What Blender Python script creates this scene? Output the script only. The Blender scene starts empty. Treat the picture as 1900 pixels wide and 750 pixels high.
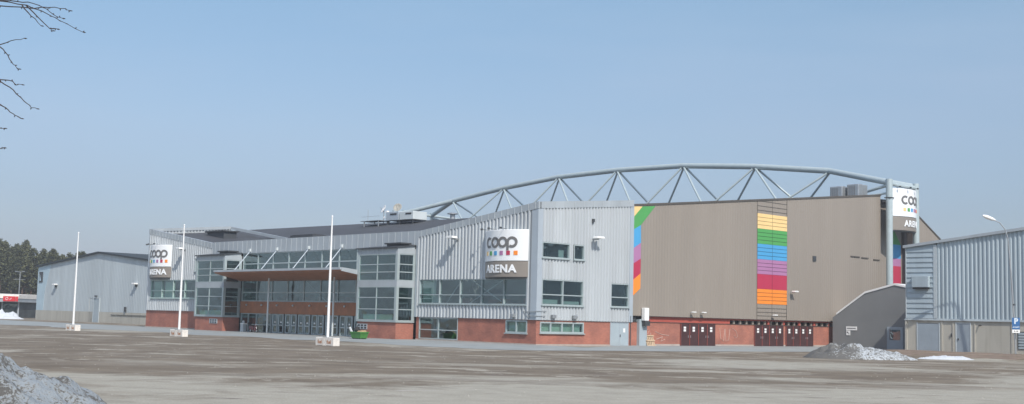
import bpy, bmesh, math, random
from mathutils import Vector, Matrix, noise
R = math.radians
random.seed(7)
scene = bpy.context.scene
COL = scene.collection

# ------------------------------------------------------------------ materials
def new_mat(name):
    m = bpy.data.materials.new(name); m.use_nodes = True
    nt = m.node_tree
    return m, nt, nt.nodes['Principled BSDF']
def mat(name, col, rough=.6, metal=0., var=.12, scale=.6, bump=0., bscale=20., spec=.5, streak=False, dirt=None, dirtamt=0., sheet=0.):
    m, nt, b = new_mat(name); N = nt.nodes; L = nt.links
    tc = N.new('ShaderNodeTexCoord'); n1 = N.new('ShaderNodeTexNoise'); n1.inputs['Scale'].default_value = scale
    n1.inputs['Detail'].default_value = 6
    mp = N.new('ShaderNodeMapping'); L.new(tc.outputs['Object'], mp.inputs[0])
    if streak: mp.inputs['Scale'].default_value = (1, 1, .12)
    L.new(mp.outputs[0], n1.inputs['Vector'])
    ramp = N.new('ShaderNodeValToRGB')
    ramp.color_ramp.elements[0].position = .3; ramp.color_ramp.elements[1].position = .72
    ramp.color_ramp.elements[0].color = tuple(max(0, c*(1-var)) for c in col)+(1,)
    ramp.color_ramp.elements[1].color = tuple(min(1, c*(1+var)) for c in col)+(1,)
    L.new(n1.outputs['Fac'], ramp.inputs[0]); out = ramp.outputs[0]
    if dirt:
        n3 = N.new('ShaderNodeTexNoise'); n3.inputs['Scale'].default_value = scale*2.7; n3.inputs['Detail'].default_value = 8
        L.new(mp.outputs[0], n3.inputs['Vector'])
        r3 = N.new('ShaderNodeValToRGB'); r3.color_ramp.elements[0].position = .5; r3.color_ramp.elements[1].position = .75
        r3.color_ramp.elements[1].color = (dirtamt,)*3+(1,)
        L.new(n3.outputs['Fac'], r3.inputs[0])
        mx = N.new('ShaderNodeMixRGB'); mx.inputs[2].default_value = dirt+(1,)
        L.new(r3.outputs[0], mx.inputs[0]); L.new(out, mx.inputs[1]); out = mx.outputs[0]
    if sheet:                                        # slight tone steps from sheet to sheet
        sx = N.new('ShaderNodeSeparateXYZ'); L.new(tc.outputs['Object'], sx.inputs[0])
        ad = N.new('ShaderNodeMath'); L.new(sx.outputs[0], ad.inputs[0]); L.new(sx.outputs[1], ad.inputs[1])
        dv_ = N.new('ShaderNodeMath'); dv_.operation = 'DIVIDE'; L.new(ad.outputs[0], dv_.inputs[0]); dv_.inputs[1].default_value = sheet
        fl = N.new('ShaderNodeMath'); fl.operation = 'FLOOR'; L.new(dv_.outputs[0], fl.inputs[0])
        wn = N.new('ShaderNodeTexWhiteNoise'); wn.noise_dimensions = '1D'; L.new(fl.outputs[0], wn.inputs['W'])
        rs = N.new('ShaderNodeValToRGB'); rs.color_ramp.elements[0].color = (.95,.95,.95,1); rs.color_ramp.elements[1].color = (1.05,1.05,1.05,1); L.new(wn.outputs['Value'], rs.inputs[0])
        mm_ = N.new('ShaderNodeMixRGB'); mm_.blend_type = 'MULTIPLY'; mm_.inputs[0].default_value = 1; L.new(out, mm_.inputs[1]); L.new(rs.outputs[0], mm_.inputs[2]); out = mm_.outputs[0]
    L.new(out, b.inputs['Base Color'])
    b.inputs['Roughness'].default_value = rough; b.inputs['Metallic'].default_value = metal
    b.inputs['Specular IOR Level'].default_value = spec
    if bump:
        n2 = N.new('ShaderNodeTexNoise'); n2.inputs['Scale'].default_value = bscale; n2.inputs['Detail'].default_value = 5
        L.new(tc.outputs['Object'], n2.inputs['Vector'])
        bp = N.new('ShaderNodeBump'); bp.inputs['Strength'].default_value = bump; bp.inputs['Distance'].default_value = .05
        L.new(n2.outputs['Fac'], bp.inputs['Height']); L.new(bp.outputs[0], b.inputs['Normal'])
    return m

M = {}
M['clad'] = mat('cladding_metal', (.475,.505,.52), .45, .1, .07, .35, streak=True, sheet=1.1, dirt=(.30,.31,.31), dirtamt=.25)
M['clad_blue'] = mat('cladding_blue_grey', (.39,.46,.495), .5, .15, .08, .3, streak=True, sheet=.9, dirt=(.2,.23,.25), dirtamt=.25)
M['clad_hall'] = mat('cladding_hall_grey', (.44,.49,.51), .55, .05, .06, .2, streak=True, sheet=1.1)
M['seam'] = mat('seamed_metal', (.40,.435,.455), .45, .15, .10, .5, streak=True)
M['seam_light'] = mat('seam_rib_metal', (.46,.495,.51), .4, .2, .05)
M['trim'] = mat('corner_trim_metal', (.44,.49,.53), .4, .2, .05)
M['frame'] = mat('window_frame_metal', (.40,.46,.46), .4, .2, .05)
M['frame_green'] = mat('window_frame_pale_green', (.40,.50,.47), .4, .1, .05)
M['frame_white'] = mat('window_frame_pale', (.58,.62,.62), .4, .1, .05)
M['white'] = mat('white_paint', (.82,.82,.80), .45, 0, .03)
M['sign_white'] = mat('sign_white_plastic', (.85,.86,.86), .3, 0, .015)
M['sign_brown'] = mat('sign_taupe_plastic', (.245,.215,.185), .45, 0, .03)
M['letter_grey'] = mat('letter_grey', (.155,.15,.145), .5, 0, .03)
M['brown'] = mat('taupe_panel', (.272,.236,.198), .6, 0, .05, .4, streak=True)
M['brown_line'] = mat('taupe_joint', (.09,.08,.07), .7)
M['brown_dark'] = mat('taupe_reveal', (.10,.085,.08), .7)
M['concrete'] = mat('concrete', (.36,.345,.30), .85, 0, .14, .5, .3, 8., dirt=(.2,.19,.16), dirtamt=.5)
M['concrete_light'] = mat('concrete_footing', (.40,.34,.30), .85, 0, .12, 1.5)
M['concrete_pale'] = mat('concrete_plinth_pale', (.45,.43,.37), .8, 0, .08, .5, .2, 10., streak=True, dirt=(.28,.26,.21), dirtamt=.5)
M['wood'] = mat('wood_soffit', (.33,.125,.052), .5, 0, .18, 1.3, streak=False)
M['roof_dark'] = mat('roof_membrane', (.055,.058,.064), .8, 0, .15, .15)
M['roof_edge'] = mat('roof_edge_dark', (.05,.055,.06), .6)
M['tube'] = mat('painted_steel_tube', (.42,.49,.50), .4, .1, .06, 1.5)
M['steel'] = mat('galvanised_steel', (.42,.44,.45), .4, .6, .1, 3)
M['steel_dark'] = mat('dark_steel', (.08,.085,.09), .5, .4, .1, 3)
M['red_fascia'] = mat('red_fascia_paint', (.40,.085,.06), .6, 0, .1, .8)
M['maroon'] = mat('maroon_door_paint', (.062,.026,.026), .5, 0, .15, 1.5)
M['door_grey'] = mat('grey_door_paint', (.36,.42,.45), .5, 0, .05, 1)
M['slot'] = mat('dark_opening', (.02,.018,.018), .6)
M['ramp'] = mat('grey_render', (.20,.205,.205), .8, 0, .07, .4)
M['door_blue'] = mat('blue_grey_door', (.30,.35,.39), .5, 0, .06, 1)
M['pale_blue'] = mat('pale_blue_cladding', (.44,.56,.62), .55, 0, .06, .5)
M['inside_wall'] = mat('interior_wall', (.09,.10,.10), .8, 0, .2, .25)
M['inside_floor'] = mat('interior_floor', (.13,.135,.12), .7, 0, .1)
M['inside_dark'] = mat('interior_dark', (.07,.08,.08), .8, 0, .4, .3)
M['blind'] = mat('roller_blind_green', (.40,.50,.43), .8, 0, .1, .5)
M['reddish'] = mat('interior_red_panel', (.28,.09,.06), .7, 0, .2, .4)
M['green'] = mat('green_plastic', (.06,.21,.04), .5, 0, .15, 2)
M['rubber'] = mat('black_rubber', (.02,.02,.02), .8)
M['tan'] = mat('cardboard_tan', (.38,.27,.15), .9, 0, .2, 3)
M['raw_wood'] = mat('raw_pallet_wood', (.50,.37,.24), .85, 0, .2, 4)
M['orange_text'] = mat('faded_orange_lettering', (.42,.20,.10), .7, 0, .3, 6)
M['block_white'] = mat('white_painted_block', (.74,.70,.64), .75, 0, .1, 2., .2, 10, dirt=(.45,.40,.33), dirtamt=.5)
M['chalk'] = mat('chalk_graffiti', (.46,.32,.27), .9)
M['blue_sign'] = mat('sign_blue', (.03,.13,.33), .4)
M['pale_text'] = mat('sign_lettering_pale', (.6,.68,.75), .5)
M['black_text'] = mat('sign_lettering_black', (.04,.04,.045), .5)
M['red_sign'] = mat('shop_sign_red', (.60,.03,.04), .4, 0, .05)
M['bark'] = mat('bark_grey', (.10,.085,.07), .9, 0, .3, 8, .5, 20)
M['bark_pine'] = mat('bark_pine', (.16,.10,.07), .9, 0, .3, 3)
M['bark_birch'] = mat('bark_birch_pale', (.34,.31,.29), .8, 0, .35, 3)
M['twig'] = mat('twig_bark', (.045,.035,.035), .8)
for nm, c in dict(yellow=(.86,.60,.26), green_=(.08,.34,.09), blue=(.07,.34,.62), purple=(.40,.18,.34), red=(.45,.03,.075), orange=(.88,.26,.03)).items():
    M['c_'+nm] = mat('stripe_'+nm.strip('_'), c, .55, 0, .04, .5)

def brick_mat():
    m, nt, b = new_mat('red_brick'); N = nt.nodes; L = nt.links
    tc = N.new('ShaderNodeTexCoord'); sx = N.new('ShaderNodeSeparateXYZ'); L.new(tc.outputs['Object'], sx.inputs[0])
    ad = N.new('ShaderNodeMath'); L.new(sx.outputs[0], ad.inputs[0]); L.new(sx.outputs[1], ad.inputs[1])
    cb = N.new('ShaderNodeCombineXYZ'); L.new(ad.outputs[0], cb.inputs[0]); L.new(sx.outputs[2], cb.inputs[1])
    br = N.new('ShaderNodeTexBrick'); br.inputs['Scale'].default_value = 1.
    br.inputs['Brick Width'].default_value = .26; br.inputs['Row Height'].default_value = .077
    br.inputs['Mortar Size'].default_value = .007
    br.inputs['Color1'].default_value = (.40,.14,.095,1); br.inputs['Color2'].default_value = (.32,.11,.075,1)
    br.inputs['Mortar'].default_value = (.36,.22,.17,1)
    L.new(cb.outputs[0], br.inputs['Vector'])
    n = N.new('ShaderNodeTexNoise'); n.inputs['Scale'].default_value = .7; n.inputs['Detail'].default_value = 8
    L.new(tc.outputs['Object'], n.inputs['Vector'])
    rp = N.new('ShaderNodeValToRGB'); rp.color_ramp.elements[0].position = .3; rp.color_ramp.elements[0].color = (.78,.78,.80,1)
    rp.color_ramp.elements[1].position = .75; rp.color_ramp.elements[1].color = (1.2,1.15,1.1,1)
    L.new(n.outputs['Fac'], rp.inputs[0])
    mx = N.new('ShaderNodeMixRGB'); mx.blend_type = 'MULTIPLY'; mx.inputs[0].default_value = 1
    L.new(br.outputs['Color'], mx.inputs[1]); L.new(rp.outputs[0], mx.inputs[2]); L.new(mx.outputs[0], b.inputs['Base Color'])
    b.inputs['Roughness'].default_value = .85
    return m
M['brick'] = brick_mat()

def glass_mat(name, tint, base_refl, rough=.02):
    m, nt, b = new_mat(name); N = nt.nodes; L = nt.links
    N.remove(b); out = N['Material Output']
    tr = N.new('ShaderNodeBsdfTransparent'); tr.inputs[0].default_value = tint+(1,)
    gl = N.new('ShaderNodeBsdfGlossy'); gl.inputs['Roughness'].default_value = rough; gl.inputs[0].default_value = (.72,.90,.92,1)
    tc = N.new('ShaderNodeTexCoord'); no = N.new('ShaderNodeTexNoise'); no.inputs['Scale'].default_value = .45
    L.new(tc.outputs['Object'], no.inputs['Vector'])
    bp = N.new('ShaderNodeBump'); bp.inputs['Strength'].default_value = .16; bp.inputs['Distance'].default_value = .3
    L.new(no.outputs['Fac'], bp.inputs['Height']); L.new(bp.outputs[0], gl.inputs['Normal'])
    fr = N.new('ShaderNodeLayerWeight'); fr.inputs[0].default_value = .5
    pw = N.new('ShaderNodeMath'); pw.operation = 'POWER'; pw.inputs[1].default_value = 4.; L.new(fr.outputs['Facing'], pw.inputs[0])
    ad = N.new('ShaderNodeMath'); ad.use_clamp = True; ad.inputs[1].default_value = base_refl; L.new(pw.outputs[0], ad.inputs[0])
    mx = N.new('ShaderNodeMixShader'); L.new(ad.outputs[0], mx.inputs[0]); L.new(tr.outputs[0], mx.inputs[1]); L.new(gl.outputs[0], mx.inputs[2])
    L.new(mx.outputs[0], out.inputs[0])
    return m
M['glass'] = glass_mat('window_glass', (.60,.70,.72), .27)
M['glass_dark'] = glass_mat('window_glass_dark', (.45,.52,.55), .27)
M['glass_green'] = glass_mat('window_glass_green', (.62,.78,.74), .25)

def ground_mat():
    m, nt, b = new_mat('sandy_gravel_lot'); N = nt.nodes; L = nt.links
    g = N.new('ShaderNodeNewGeometry')
    def nz(scale, detail, rot=0, st=(1,1,1), rough=.5, dist=0):
        mp = N.new('ShaderNodeMapping'); mp.inputs['Scale'].default_value = st; mp.inputs['Rotation'].default_value = (0,0,rot)
        L.new(g.outputs['Position'], mp.inputs[0])
        n = N.new('ShaderNodeTexNoise'); n.inputs['Scale'].default_value = scale; n.inputs['Detail'].default_value = detail
        n.inputs['Roughness'].default_value = rough; n.inputs['Distortion'].default_value = dist
        L.new(mp.outputs[0], n.inputs['Vector']); return n.outputs['Fac']
    def ramp(inp, p0, p1, c0=(0,0,0,1), c1=(1,1,1,1)):
        r = N.new('ShaderNodeValToRGB'); r.color_ramp.elements[0].position = p0; r.color_ramp.elements[1].position = p1
        r.color_ramp.elements[0].color = c0; r.color_ramp.elements[1].color = c1; L.new(inp, r.inputs[0]); return r.outputs[0]
    def mix(f, a, c, bt='MIX'):
        x = N.new('ShaderNodeMixRGB'); x.blend_type = bt
        if isinstance(f, float): x.inputs[0].default_value = f
        else: L.new(f, x.inputs[0])
        for i, v in ((1,a),(2,c)):
            if isinstance(v, tuple): x.inputs[i].default_value = v
            else: L.new(v, x.inputs[i])
        return x.outputs[0]
    base = ramp(nz(.9, 8, .3), .3, .7, (.30,.278,.226,1), (.37,.345,.285,1))
    # dark soil-stained asphalt showing through the sand: big patches, denser at 55-100 m
    sx = N.new('ShaderNodeSeparateXYZ'); L.new(g.outputs['Position'], sx.inputs[0])
    mr = N.new('ShaderNodeMapRange'); mr.inputs[1].default_value = 46; mr.inputs[2].default_value = 58; L.new(sx.outputs[1], mr.inputs[0])
    big = nz(.045, 9, .15, (1,1.5,1), .66, .6)
    a1 = N.new('ShaderNodeMath'); a1.operation = 'MULTIPLY_ADD'; L.new(mr.outputs[0], a1.inputs[0]); a1.inputs[1].default_value = .17; L.new(big, a1.inputs[2])
    mr2 = N.new('ShaderNodeMapRange'); mr2.inputs[1].default_value = -15; mr2.inputs[2].default_value = 30; mr2.inputs[3].default_value = 0; mr2.inputs[4].default_value = -.09
    L.new(sx.outputs[0], mr2.inputs[0])
    a2 = N.new('ShaderNodeMath'); L.new(a1.outputs[0], a2.inputs[0]); L.new(mr2.outputs[0], a2.inputs[1])
    mask = ramp(a2.outputs[0], .51, .61)
    dark = ramp(nz(.35, 8, .8), .3, .7, (.13,.103,.073,1), (.205,.168,.122,1))
    c = mix(mask, base, dark)
    mul = N.new('ShaderNodeMath'); mul.operation = 'MULTIPLY'; L.new(mask, mul.inputs[0]); L.new(ramp(nz(.13, 10, .5, (1,1.6,1), .72, .5), .55, .58), mul.inputs[1])
    c = mix(mul.outputs[0], c, (.335,.305,.248,1))
    md = N.new('ShaderNodeMath'); md.operation = 'MULTIPLY'; L.new(ramp(nz(.085, 10, 1.1, (1,2.2,1), .72, .4), .56, .62), md.inputs[0]); md.inputs[1].default_value = .55
    c = mix(md.outputs[0], c, (.20,.170,.135,1))
    # pale streaks of dried sand and tyre lines
    st = ramp(nz(.12, 10, -.12, (1,5,1), .7, 1.2), .63, .68)
    c = mix(st, c, (.40,.37,.33,1))
    c = mix(ramp(nz(.22, 9, .25, (1,4,1), .6, .8), .60, .70), c, (.145,.12,.10,1))
    # grit
    gr = ramp(nz(14., 3), .3, .75, (.80,.80,.80,1), (1.18,1.18,1.18,1))
    c = mix(1., c, gr, 'MULTIPLY')
    c = mix(ramp(nz(1.3, 2), .74, .78), c, (.42,.40,.37,1))
    L.new(c, b.inputs['Base Color']); b.inputs['Roughness'].default_value = .9; b.inputs['Specular IOR Level'].default_value = .3
    n2 = nz(3., 8); bp = N.new('ShaderNodeBump'); bp.inputs['Strength'].default_value = .5; bp.inputs['Distance'].default_value = .06
    L.new(n2, bp.inputs['Height']); L.new(bp.outputs[0], b.inputs['Normal'])
    return m
M['ground'] = ground_mat()
M['asphalt'] = mat('worn_asphalt', (.265,.285,.28), .85, 0, .12, .25, .3, 10, dirt=(.33,.31,.28), dirtamt=.5)
M['verge'] = mat('bare_soil_verge', (.20,.15,.115), .95, 0, .25, .5, .8, 3, dirt=(.12,.10,.05), dirtamt=.7)
M['far_grass'] = mat('far_ground', (.16,.15,.11), .95, 0, .2, .1)

def snow_mat(name, dirt_pos, col=(.62,.66,.70), fine=7):
    m, nt, b = new_mat(name); N = nt.nodes; L = nt.links
    tc = N.new('ShaderNodeTexCoord')
    def nz(s, d):
        n = N.new('ShaderNodeTexNoise'); n.inputs['Scale'].default_value = s; n.inputs['Detail'].default_value = d; n.inputs['Roughness'].default_value = .7
        L.new(tc.outputs['Object'], n.inputs['Vector']); return n
    a, c = nz(.9, 8), nz(fine, 8)
    ad = N.new('ShaderNodeMath'); ad.operation = 'MULTIPLY_ADD'; L.new(a.outputs['Fac'], ad.inputs[0]); ad.inputs[1].default_value = .75
    L.new(c.outputs['Fac'], ad.inputs[2])
    # the end towards -x is covered with gravel
    sx = N.new('ShaderNodeSeparateXYZ'); L.new(tc.outputs['Object'], sx.inputs[0])
    mr = N.new('ShaderNodeMapRange'); mr.inputs[1].default_value = -4; mr.inputs[2].default_value = 0; mr.inputs[3].default_value = dirt_pos[1]; mr.inputs[4].default_value = 0
    L.new(sx.outputs[0], mr.inputs[0]); a2 = N.new('ShaderNodeMath'); L.new(ad.outputs[0], a2.inputs[0]); L.new(mr.outputs[0], a2.inputs[1])
    r = N.new('ShaderNodeValToRGB'); r.color_ramp.elements[0].position = dirt_pos[0]; r.color_ramp.elements[1].position = dirt_pos[0]+.10
    r.color_ramp.elements[0].color = col+(1,); r.color_ramp.elements[1].color = (.12,.115,.105,1)
    e = r.color_ramp.elements.new(dirt_pos[0]+.03); e.color = (.34,.35,.34,1)
    L.new(a2.outputs[0], r.inputs[0]); L.new(r.outputs[0], b.inputs['Base Color'])
    b.inputs['Roughness'].default_value = .75
    bp = N.new('ShaderNodeBump'); bp.inputs['Strength'].default_value = .8; bp.inputs['Distance'].default_value = .12
    L.new(c.outputs['Fac'], bp.inputs['Height']); L.new(bp.outputs[0], b.inputs['Normal'])
    return m
M['snow_mixed'] = snow_mat('old_snow_gravelly', (.87,.28), (.44,.47,.49))
M['snow_clean'] = snow_mat('old_snow', (1.0,0.), (.58,.61,.64))
M['snow_dirty'] = snow_mat('dirty_snow', (.83,.0), (.30,.335,.36), 13)

def leaf_mat(name, c0, c1):
    m, nt, b = new_mat(name); N = nt.nodes; L = nt.links
    g = N.new('ShaderNodeNewGeometry'); oi = N.new('ShaderNodeObjectInfo')
    r = N.new('ShaderNodeValToRGB'); r.color_ramp.elements[0].color = c0+(1,); r.color_ramp.elements[1].color = c1+(1,)
    ad = N.new('ShaderNodeMath'); ad.operation = 'MULTIPLY_ADD'; L.new(g.outputs['Random Per Island'], ad.inputs[0]); ad.inputs[1].default_value = .5
    mu = N.new('ShaderNodeMath'); mu.operation = 'MULTIPLY'; L.new(oi.outputs['Random'], mu.inputs[0]); mu.inputs[1].default_value = .5
    L.new(mu.outputs[0], ad.inputs[2]); L.new(ad.outputs[0], r.inputs[0]); L.new(r.outputs[0], b.inputs['Base Color'])
    b.inputs['Roughness'].default_value = .8
    return m
M['needles'] = leaf_mat('pine_needles', (.05,.06,.026), (.16,.16,.07))
M['bare'] = leaf_mat('bare_branches', (.16,.115,.09), (.26,.20,.16))

# ------------------------------------------------------------------ geometry helpers
K = Vector((2.5, 113.4, 0)); ANG = math.atan2(-.734, .679)
E1 = Vector((math.cos(ANG), math.sin(ANG), 0)); E2 = Vector((-E1.y, E1.x, 0))
def W(a, b, z=0): return K + a*E1 + b*E2 + Vector((0,0,z))     # arena frame: a along the front, b into the building
OFF = {}
def tag(o, label=None, cat=None, group=None, kind=None):
    if label: o['label'] = label
    if cat: o['category'] = cat
    if group: o['group'] = group
    if kind: o['kind'] = kind
    return o
def thing(name, label, cat, at=(0,0,0), group=None, frame='L', rot=0.):
    o = bpy.data.objects.new(name, None); COL.objects.link(o); o.empty_display_size = .3
    if frame == 'L':
        o.location = W(*at); o.rotation_euler = (0,0,ANG)
    else:
        o.location = at; o.rotation_euler = (0,0,rot)
    OFF[o] = Vector(at) if frame in ('L','W') else Vector((0,0,0))
    return tag(o, label, cat, group)

class MB:
    def __init__(s): s.v = []; s.f = []
    def add(s, vs, fs):
        n = len(s.v); s.v += [tuple(v) for v in vs]; s.f += [tuple(i+n for i in f) for f in fs]
    def box(s, x0, x1, y0, y1, z0, z1):
        s.add([(x0,y0,z0),(x1,y0,z0),(x1,y1,z0),(x0,y1,z0),(x0,y0,z1),(x1,y0,z1),(x1,y1,z1),(x0,y1,z1)],
              [(0,3,2,1),(4,5,6,7),(0,1,5,4),(1,2,6,5),(2,3,7,6),(3,0,4,7)])
        return s
    def hexa(s, bot, top):
        s.add(list(bot)+list(top), [(0,3,2,1),(4,5,6,7),(0,1,5,4),(1,2,6,5),(2,3,7,6),(3,0,4,7)]); return s
    def poly(s, pts): s.add(pts, [tuple(range(len(pts)))]); return s
    def prism(s, pts, d):                   # polygon pts (3D) extruded by vector d
        n = len(pts); d = Vector(d)
        s.add([tuple(p) for p in pts]+[tuple(Vector(p)+d) for p in pts],
              [tuple(range(n)), tuple(range(2*n-1, n-1, -1))]+[(i,(i+1)%n,n+(i+1)%n,n+i) for i in range(n)]); return s
    def tube(s, pts, rad, seg=10, caps=True):
        pts = [Vector(p) for p in pts]; n = len(pts)
        rads = rad if isinstance(rad, (list,tuple)) else [rad]*n
        rings = []; up = None
        for i, p in enumerate(pts):
            t = ((pts[min(i+1,n-1)]-pts[max(i-1,0)])).normalized()
            if up is None: up = Vector((0,0,1)) if abs(t.z) < .9 else Vector((1,0,0))
            u = (up - t*up.dot(t)).normalized(); w = t.cross(u); up = u
            rings.append([p+rads[i]*(math.cos(2*math.pi*k/seg)*u+math.sin(2*math.pi*k/seg)*w) for k in range(seg)])
        vs = [v for r in rings for v in r]; fs = []
        for i in range(n-1):
            for k in range(seg):
                fs.append((i*seg+k, i*seg+(k+1)%seg, (i+1)*seg+(k+1)%seg, (i+1)*seg+k))
        if caps: fs += [tuple(range(seg-1,-1,-1)), tuple((n-1)*seg+k for k in range(seg))]
        s.add(vs, fs); return s
    def build(s, name, m, parent=None, smooth=False, bevel=0., label=None):
        me = bpy.data.meshes.new(name); off = OFF.get(parent, Vector((0,0,0)))
        me.from_pydata([(v[0]-off.x, v[1]-off.y, v[2]-off.z) for v in s.v], [], s.f)
        bm = bmesh.new(); bm.from_mesh(me); bmesh.ops.recalc_face_normals(bm, faces=bm.faces); bm.to_mesh(me); bm.free()
        me.materials.append(M[m] if isinstance(m, str) else m)
        if smooth:
            for p in me.polygons: p.use_smooth = True
            try: me.set_sharp_from_angle(angle=R(40))
            except Exception: pass
        o = bpy.data.objects.new(name, me); COL.objects.link(o)
        if parent: o.parent = parent; OFF[o] = off
        if bevel:
            md = o.modifiers.new('b', 'BEVEL'); md.width = bevel; md.segments = 2; md.limit_method = 'ANGLE'
        if label: o['label'] = label
        return o

def copy_tree(o, parent=None):
    c = o.copy(); COL.objects.link(c); OFF[c] = OFF.get(o, Vector((0,0,0)))
    if parent: c.parent = parent
    for ch in list(o.children): copy_tree(ch, c)
    return c

# wall frames: plane 'b' = front faces (outward -b), plane 'a' = side faces (outward +a)
def P(pl, c, u, z, o=0.): return (u, c-o, z) if pl == 'b' else (c+o, u, z)
def wbox(mb, pl, c, u0, u1, z0, z1, o0, o1):
    if pl == 'b': mb.box(u0, u1, c-o1, c-o0, z0, z1)
    else: mb.box(c+o0, c+o1, u0, u1, z0, z1)
def clad(name, m, parent, pl, c, u0, u1, z0, ztop, ops=(), pitch=.5, depth=.15, prof=((0,0),(.32,0),(.50,1),(.84,1),(1.,0)), zbot=None):
    zt = ztop if callable(ztop) else (lambda u: ztop)
    br = {round(u0,4): 0, round(u1,4): 0}
    if depth:
        k = math.floor(u0/pitch)-1
        while k*pitch < u1+pitch:
            for ph, _ in prof:
                u = (k+ph)*pitch
                if u0 < u < u1: br[round(u,4)] = 0
            k += 1
    else:
        n = max(1, int((u1-u0)/2))
        for i in range(n): br[round(u0+(u1-u0)*i/n,4)] = 0
    for (a, b, _, _) in ops:
        for u in (a, b):
            if u0 < u < u1: br[round(u,4)] = 0
    us = sorted(br)
    def off(u):
        if not depth: return 0.
        f = (u/pitch) % 1.
        for (p0, v0), (p1, v1) in zip(prof, prof[1:]):
            if p0 <= f <= p1: return depth*(v0+(v1-v0)*(f-p0)/(p1-p0))
        return 0.
    mb = MB()
    for ua, ub in zip(us, us[1:]):
        if ub-ua < 1e-4: continue
        mid = (ua+ub)/2
        spans = [(zbot(mid) if zbot else z0, None)]
        for (a, b, c0, c1) in sorted(ops, key=lambda t: t[2]):
            if a < mid < b:
                s0, _ = spans.pop(); spans += [(s0, c0), (c1, None)]
        e = 1e-5
        oa, ob = off(ua+e), off(ub-e)
        for (s0, s1) in spans:
            ta = zt(ua) if s1 is None else s1; tb = zt(ub) if s1 is None else s1
            if ta <= s0+.001: continue
            mb.poly([P(pl,c,ua,s0,oa), P(pl,c,ub,s0,ob), P(pl,c,ub,tb,ob), P(pl,c,ua,ta,oa)])
    for (a, b, c0, c1) in ops:                       # reveals
        d = -.25; o = depth
        mb.poly([P(pl,c,a,c0,o),P(pl,c,b,c0,o),P(pl,c,b,c0,d),P(pl,c,a,c0,d)]); mb.poly([P(pl,c,a,c1,o),P(pl,c,b,c1,o),P(pl,c,b,c1,d),P(pl,c,a,c1,d)])
        mb.poly([P(pl,c,a,c0,o),P(pl,c,a,c1,o),P(pl,c,a,c1,d),P(pl,c,a,c0,d)]); mb.poly([P(pl,c,b,c0,o),P(pl,c,b,c1,o),P(pl,c,b,c1,d),P(pl,c,b,c0,d)])
    return mb.build(name, m, parent)
def window(parent, pl, c, u0, u1, z0, z1, vs=(), hs=(), fm='frame', gm='glass', w=.10, name='window', sill=True, o0=-.14, o1=.12, mw=None, blinds=(), bm_='blind'):
    mb = MB(); mw = mw or w
    wbox(mb,pl,c,u0,u1,z0,z0+w,o0,o1); wbox(mb,pl,c,u0,u1,z1-w,z1,o0,o1)
    wbox(mb,pl,c,u0,u0+w,z0+w,z1-w,o0,o1); wbox(mb,pl,c,u1-w,u1,z0+w,z1-w,o0,o1)
    vv = sorted(vs)
    for v in vv: wbox(mb,pl,c,v-mw/2,v+mw/2,z0+w,z1-w,o0+.003,o1-.01)
    edges = [u0+w-.0]+[x for v in vv for x in (v-mw/2, v+mw/2)]+[u1-w]
    for h in hs:
        for i in range(0, len(edges), 2): wbox(mb,pl,c,edges[i]+.001,edges[i+1]-.001,h-mw/2,h+mw/2,o0+.006,o1-.03)
    if sill: wbox(mb,pl,c,u0-.08,u1+.08,z0-.09,z0-.003,o0,o1+.12)
    f = mb.build(name, fm, parent)
    g = MB(); g.poly([P(pl,c,u0+w/2,z0+w/2,-.05),P(pl,c,u1-w/2,z0+w/2,-.05),P(pl,c,u1-w/2,z1-w/2,-.05),P(pl,c,u0+w/2,z1-w/2,-.05)])
    g.build('pane', gm, f)
    if blinds:
        b = MB()
        for (a0, a1, c0, c1) in blinds: wbox(b,pl,c,a0,a1,c0,c1,-.30,-.27)
        b.build('blind', bm_, f)
    return f

def text_mesh(body, size, extrude, bold=0., align='CENTER', sp=1.):
    cu = bpy.data.curves.new('tmp', 'FONT'); cu.body = body; cu.size = size; cu.extrude = extrude; cu.offset = bold
    cu.space_character = sp; cu.align_x = align; cu.align_y = 'CENTER'; cu.resolution_u = 4
    o = bpy.data.objects.new('tmp', cu); COL.objects.link(o); bpy.context.view_layer.update()
    me = bpy.data.meshes.new_from_object(o.evaluated_get(bpy.context.evaluated_depsgraph_get()))
    vs = [tuple(v.co) for v in me.vertices]; fs = [tuple(p.vertices) for p in me.polygons]
    bpy.data.objects.remove(o); bpy.data.curves.remove(cu); bpy.data.meshes.remove(me)
    return vs, fs
def text_on(mb, body, size, pl, c, u, z, o, ext=.02, bold=0., sx=1.):
    vs, fs = text_mesh(body, size, ext, bold)
    mb.add([P(pl, c, u+x*sx, z+y, o+zz) for x, y, zz in vs], fs)

# ------------------------------------------------------------------ ground
def sst(x): x = max(0., min(1., x)); return x*x*(3-2*x)
def loc(x, y):
    q = Vector((x, y, 0))-K; return q.dot(E1), q.dot(E2)
def gh(x, y):
    a, b = loc(x, y)
    d = math.hypot(max(a, 0), max(-b, 0))
    h = .2*(1-sst((d-2)/24))
    if b > -60: 
        dx = max(16-a, 0, a-70); dy = max(36-b, 0, b-90); h2 = .38*(1-sst((math.hypot(dx,dy)-1.)/9)); h = max(h, h2)
    return h
mb = MB(); xs = []
def axis(lo, hi, dense0, dense1, st, far):
    r = []; x = lo
    while x < hi:
        r.append(x); x += st if dense0 <= x < dense1 else far
    r.append(hi); return r
gx = axis(-900, 900, -160, 120, 3., 60.); gy = axis(-400, 1100, 10, 260, 3., 60.)
vs = [(x, y, gh(x, y)) for y in gy for x in gx]; n = len(gx)
mb.add(vs, [(j*n+i, j*n+i+1, (j+1)*n+i+1, (j+1)*n+i) for j in range(len(gy)-1) for i in range(n-1)])
o = mb.build('ground', 'ground', smooth=True); tag(o, kind='structure')
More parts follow.
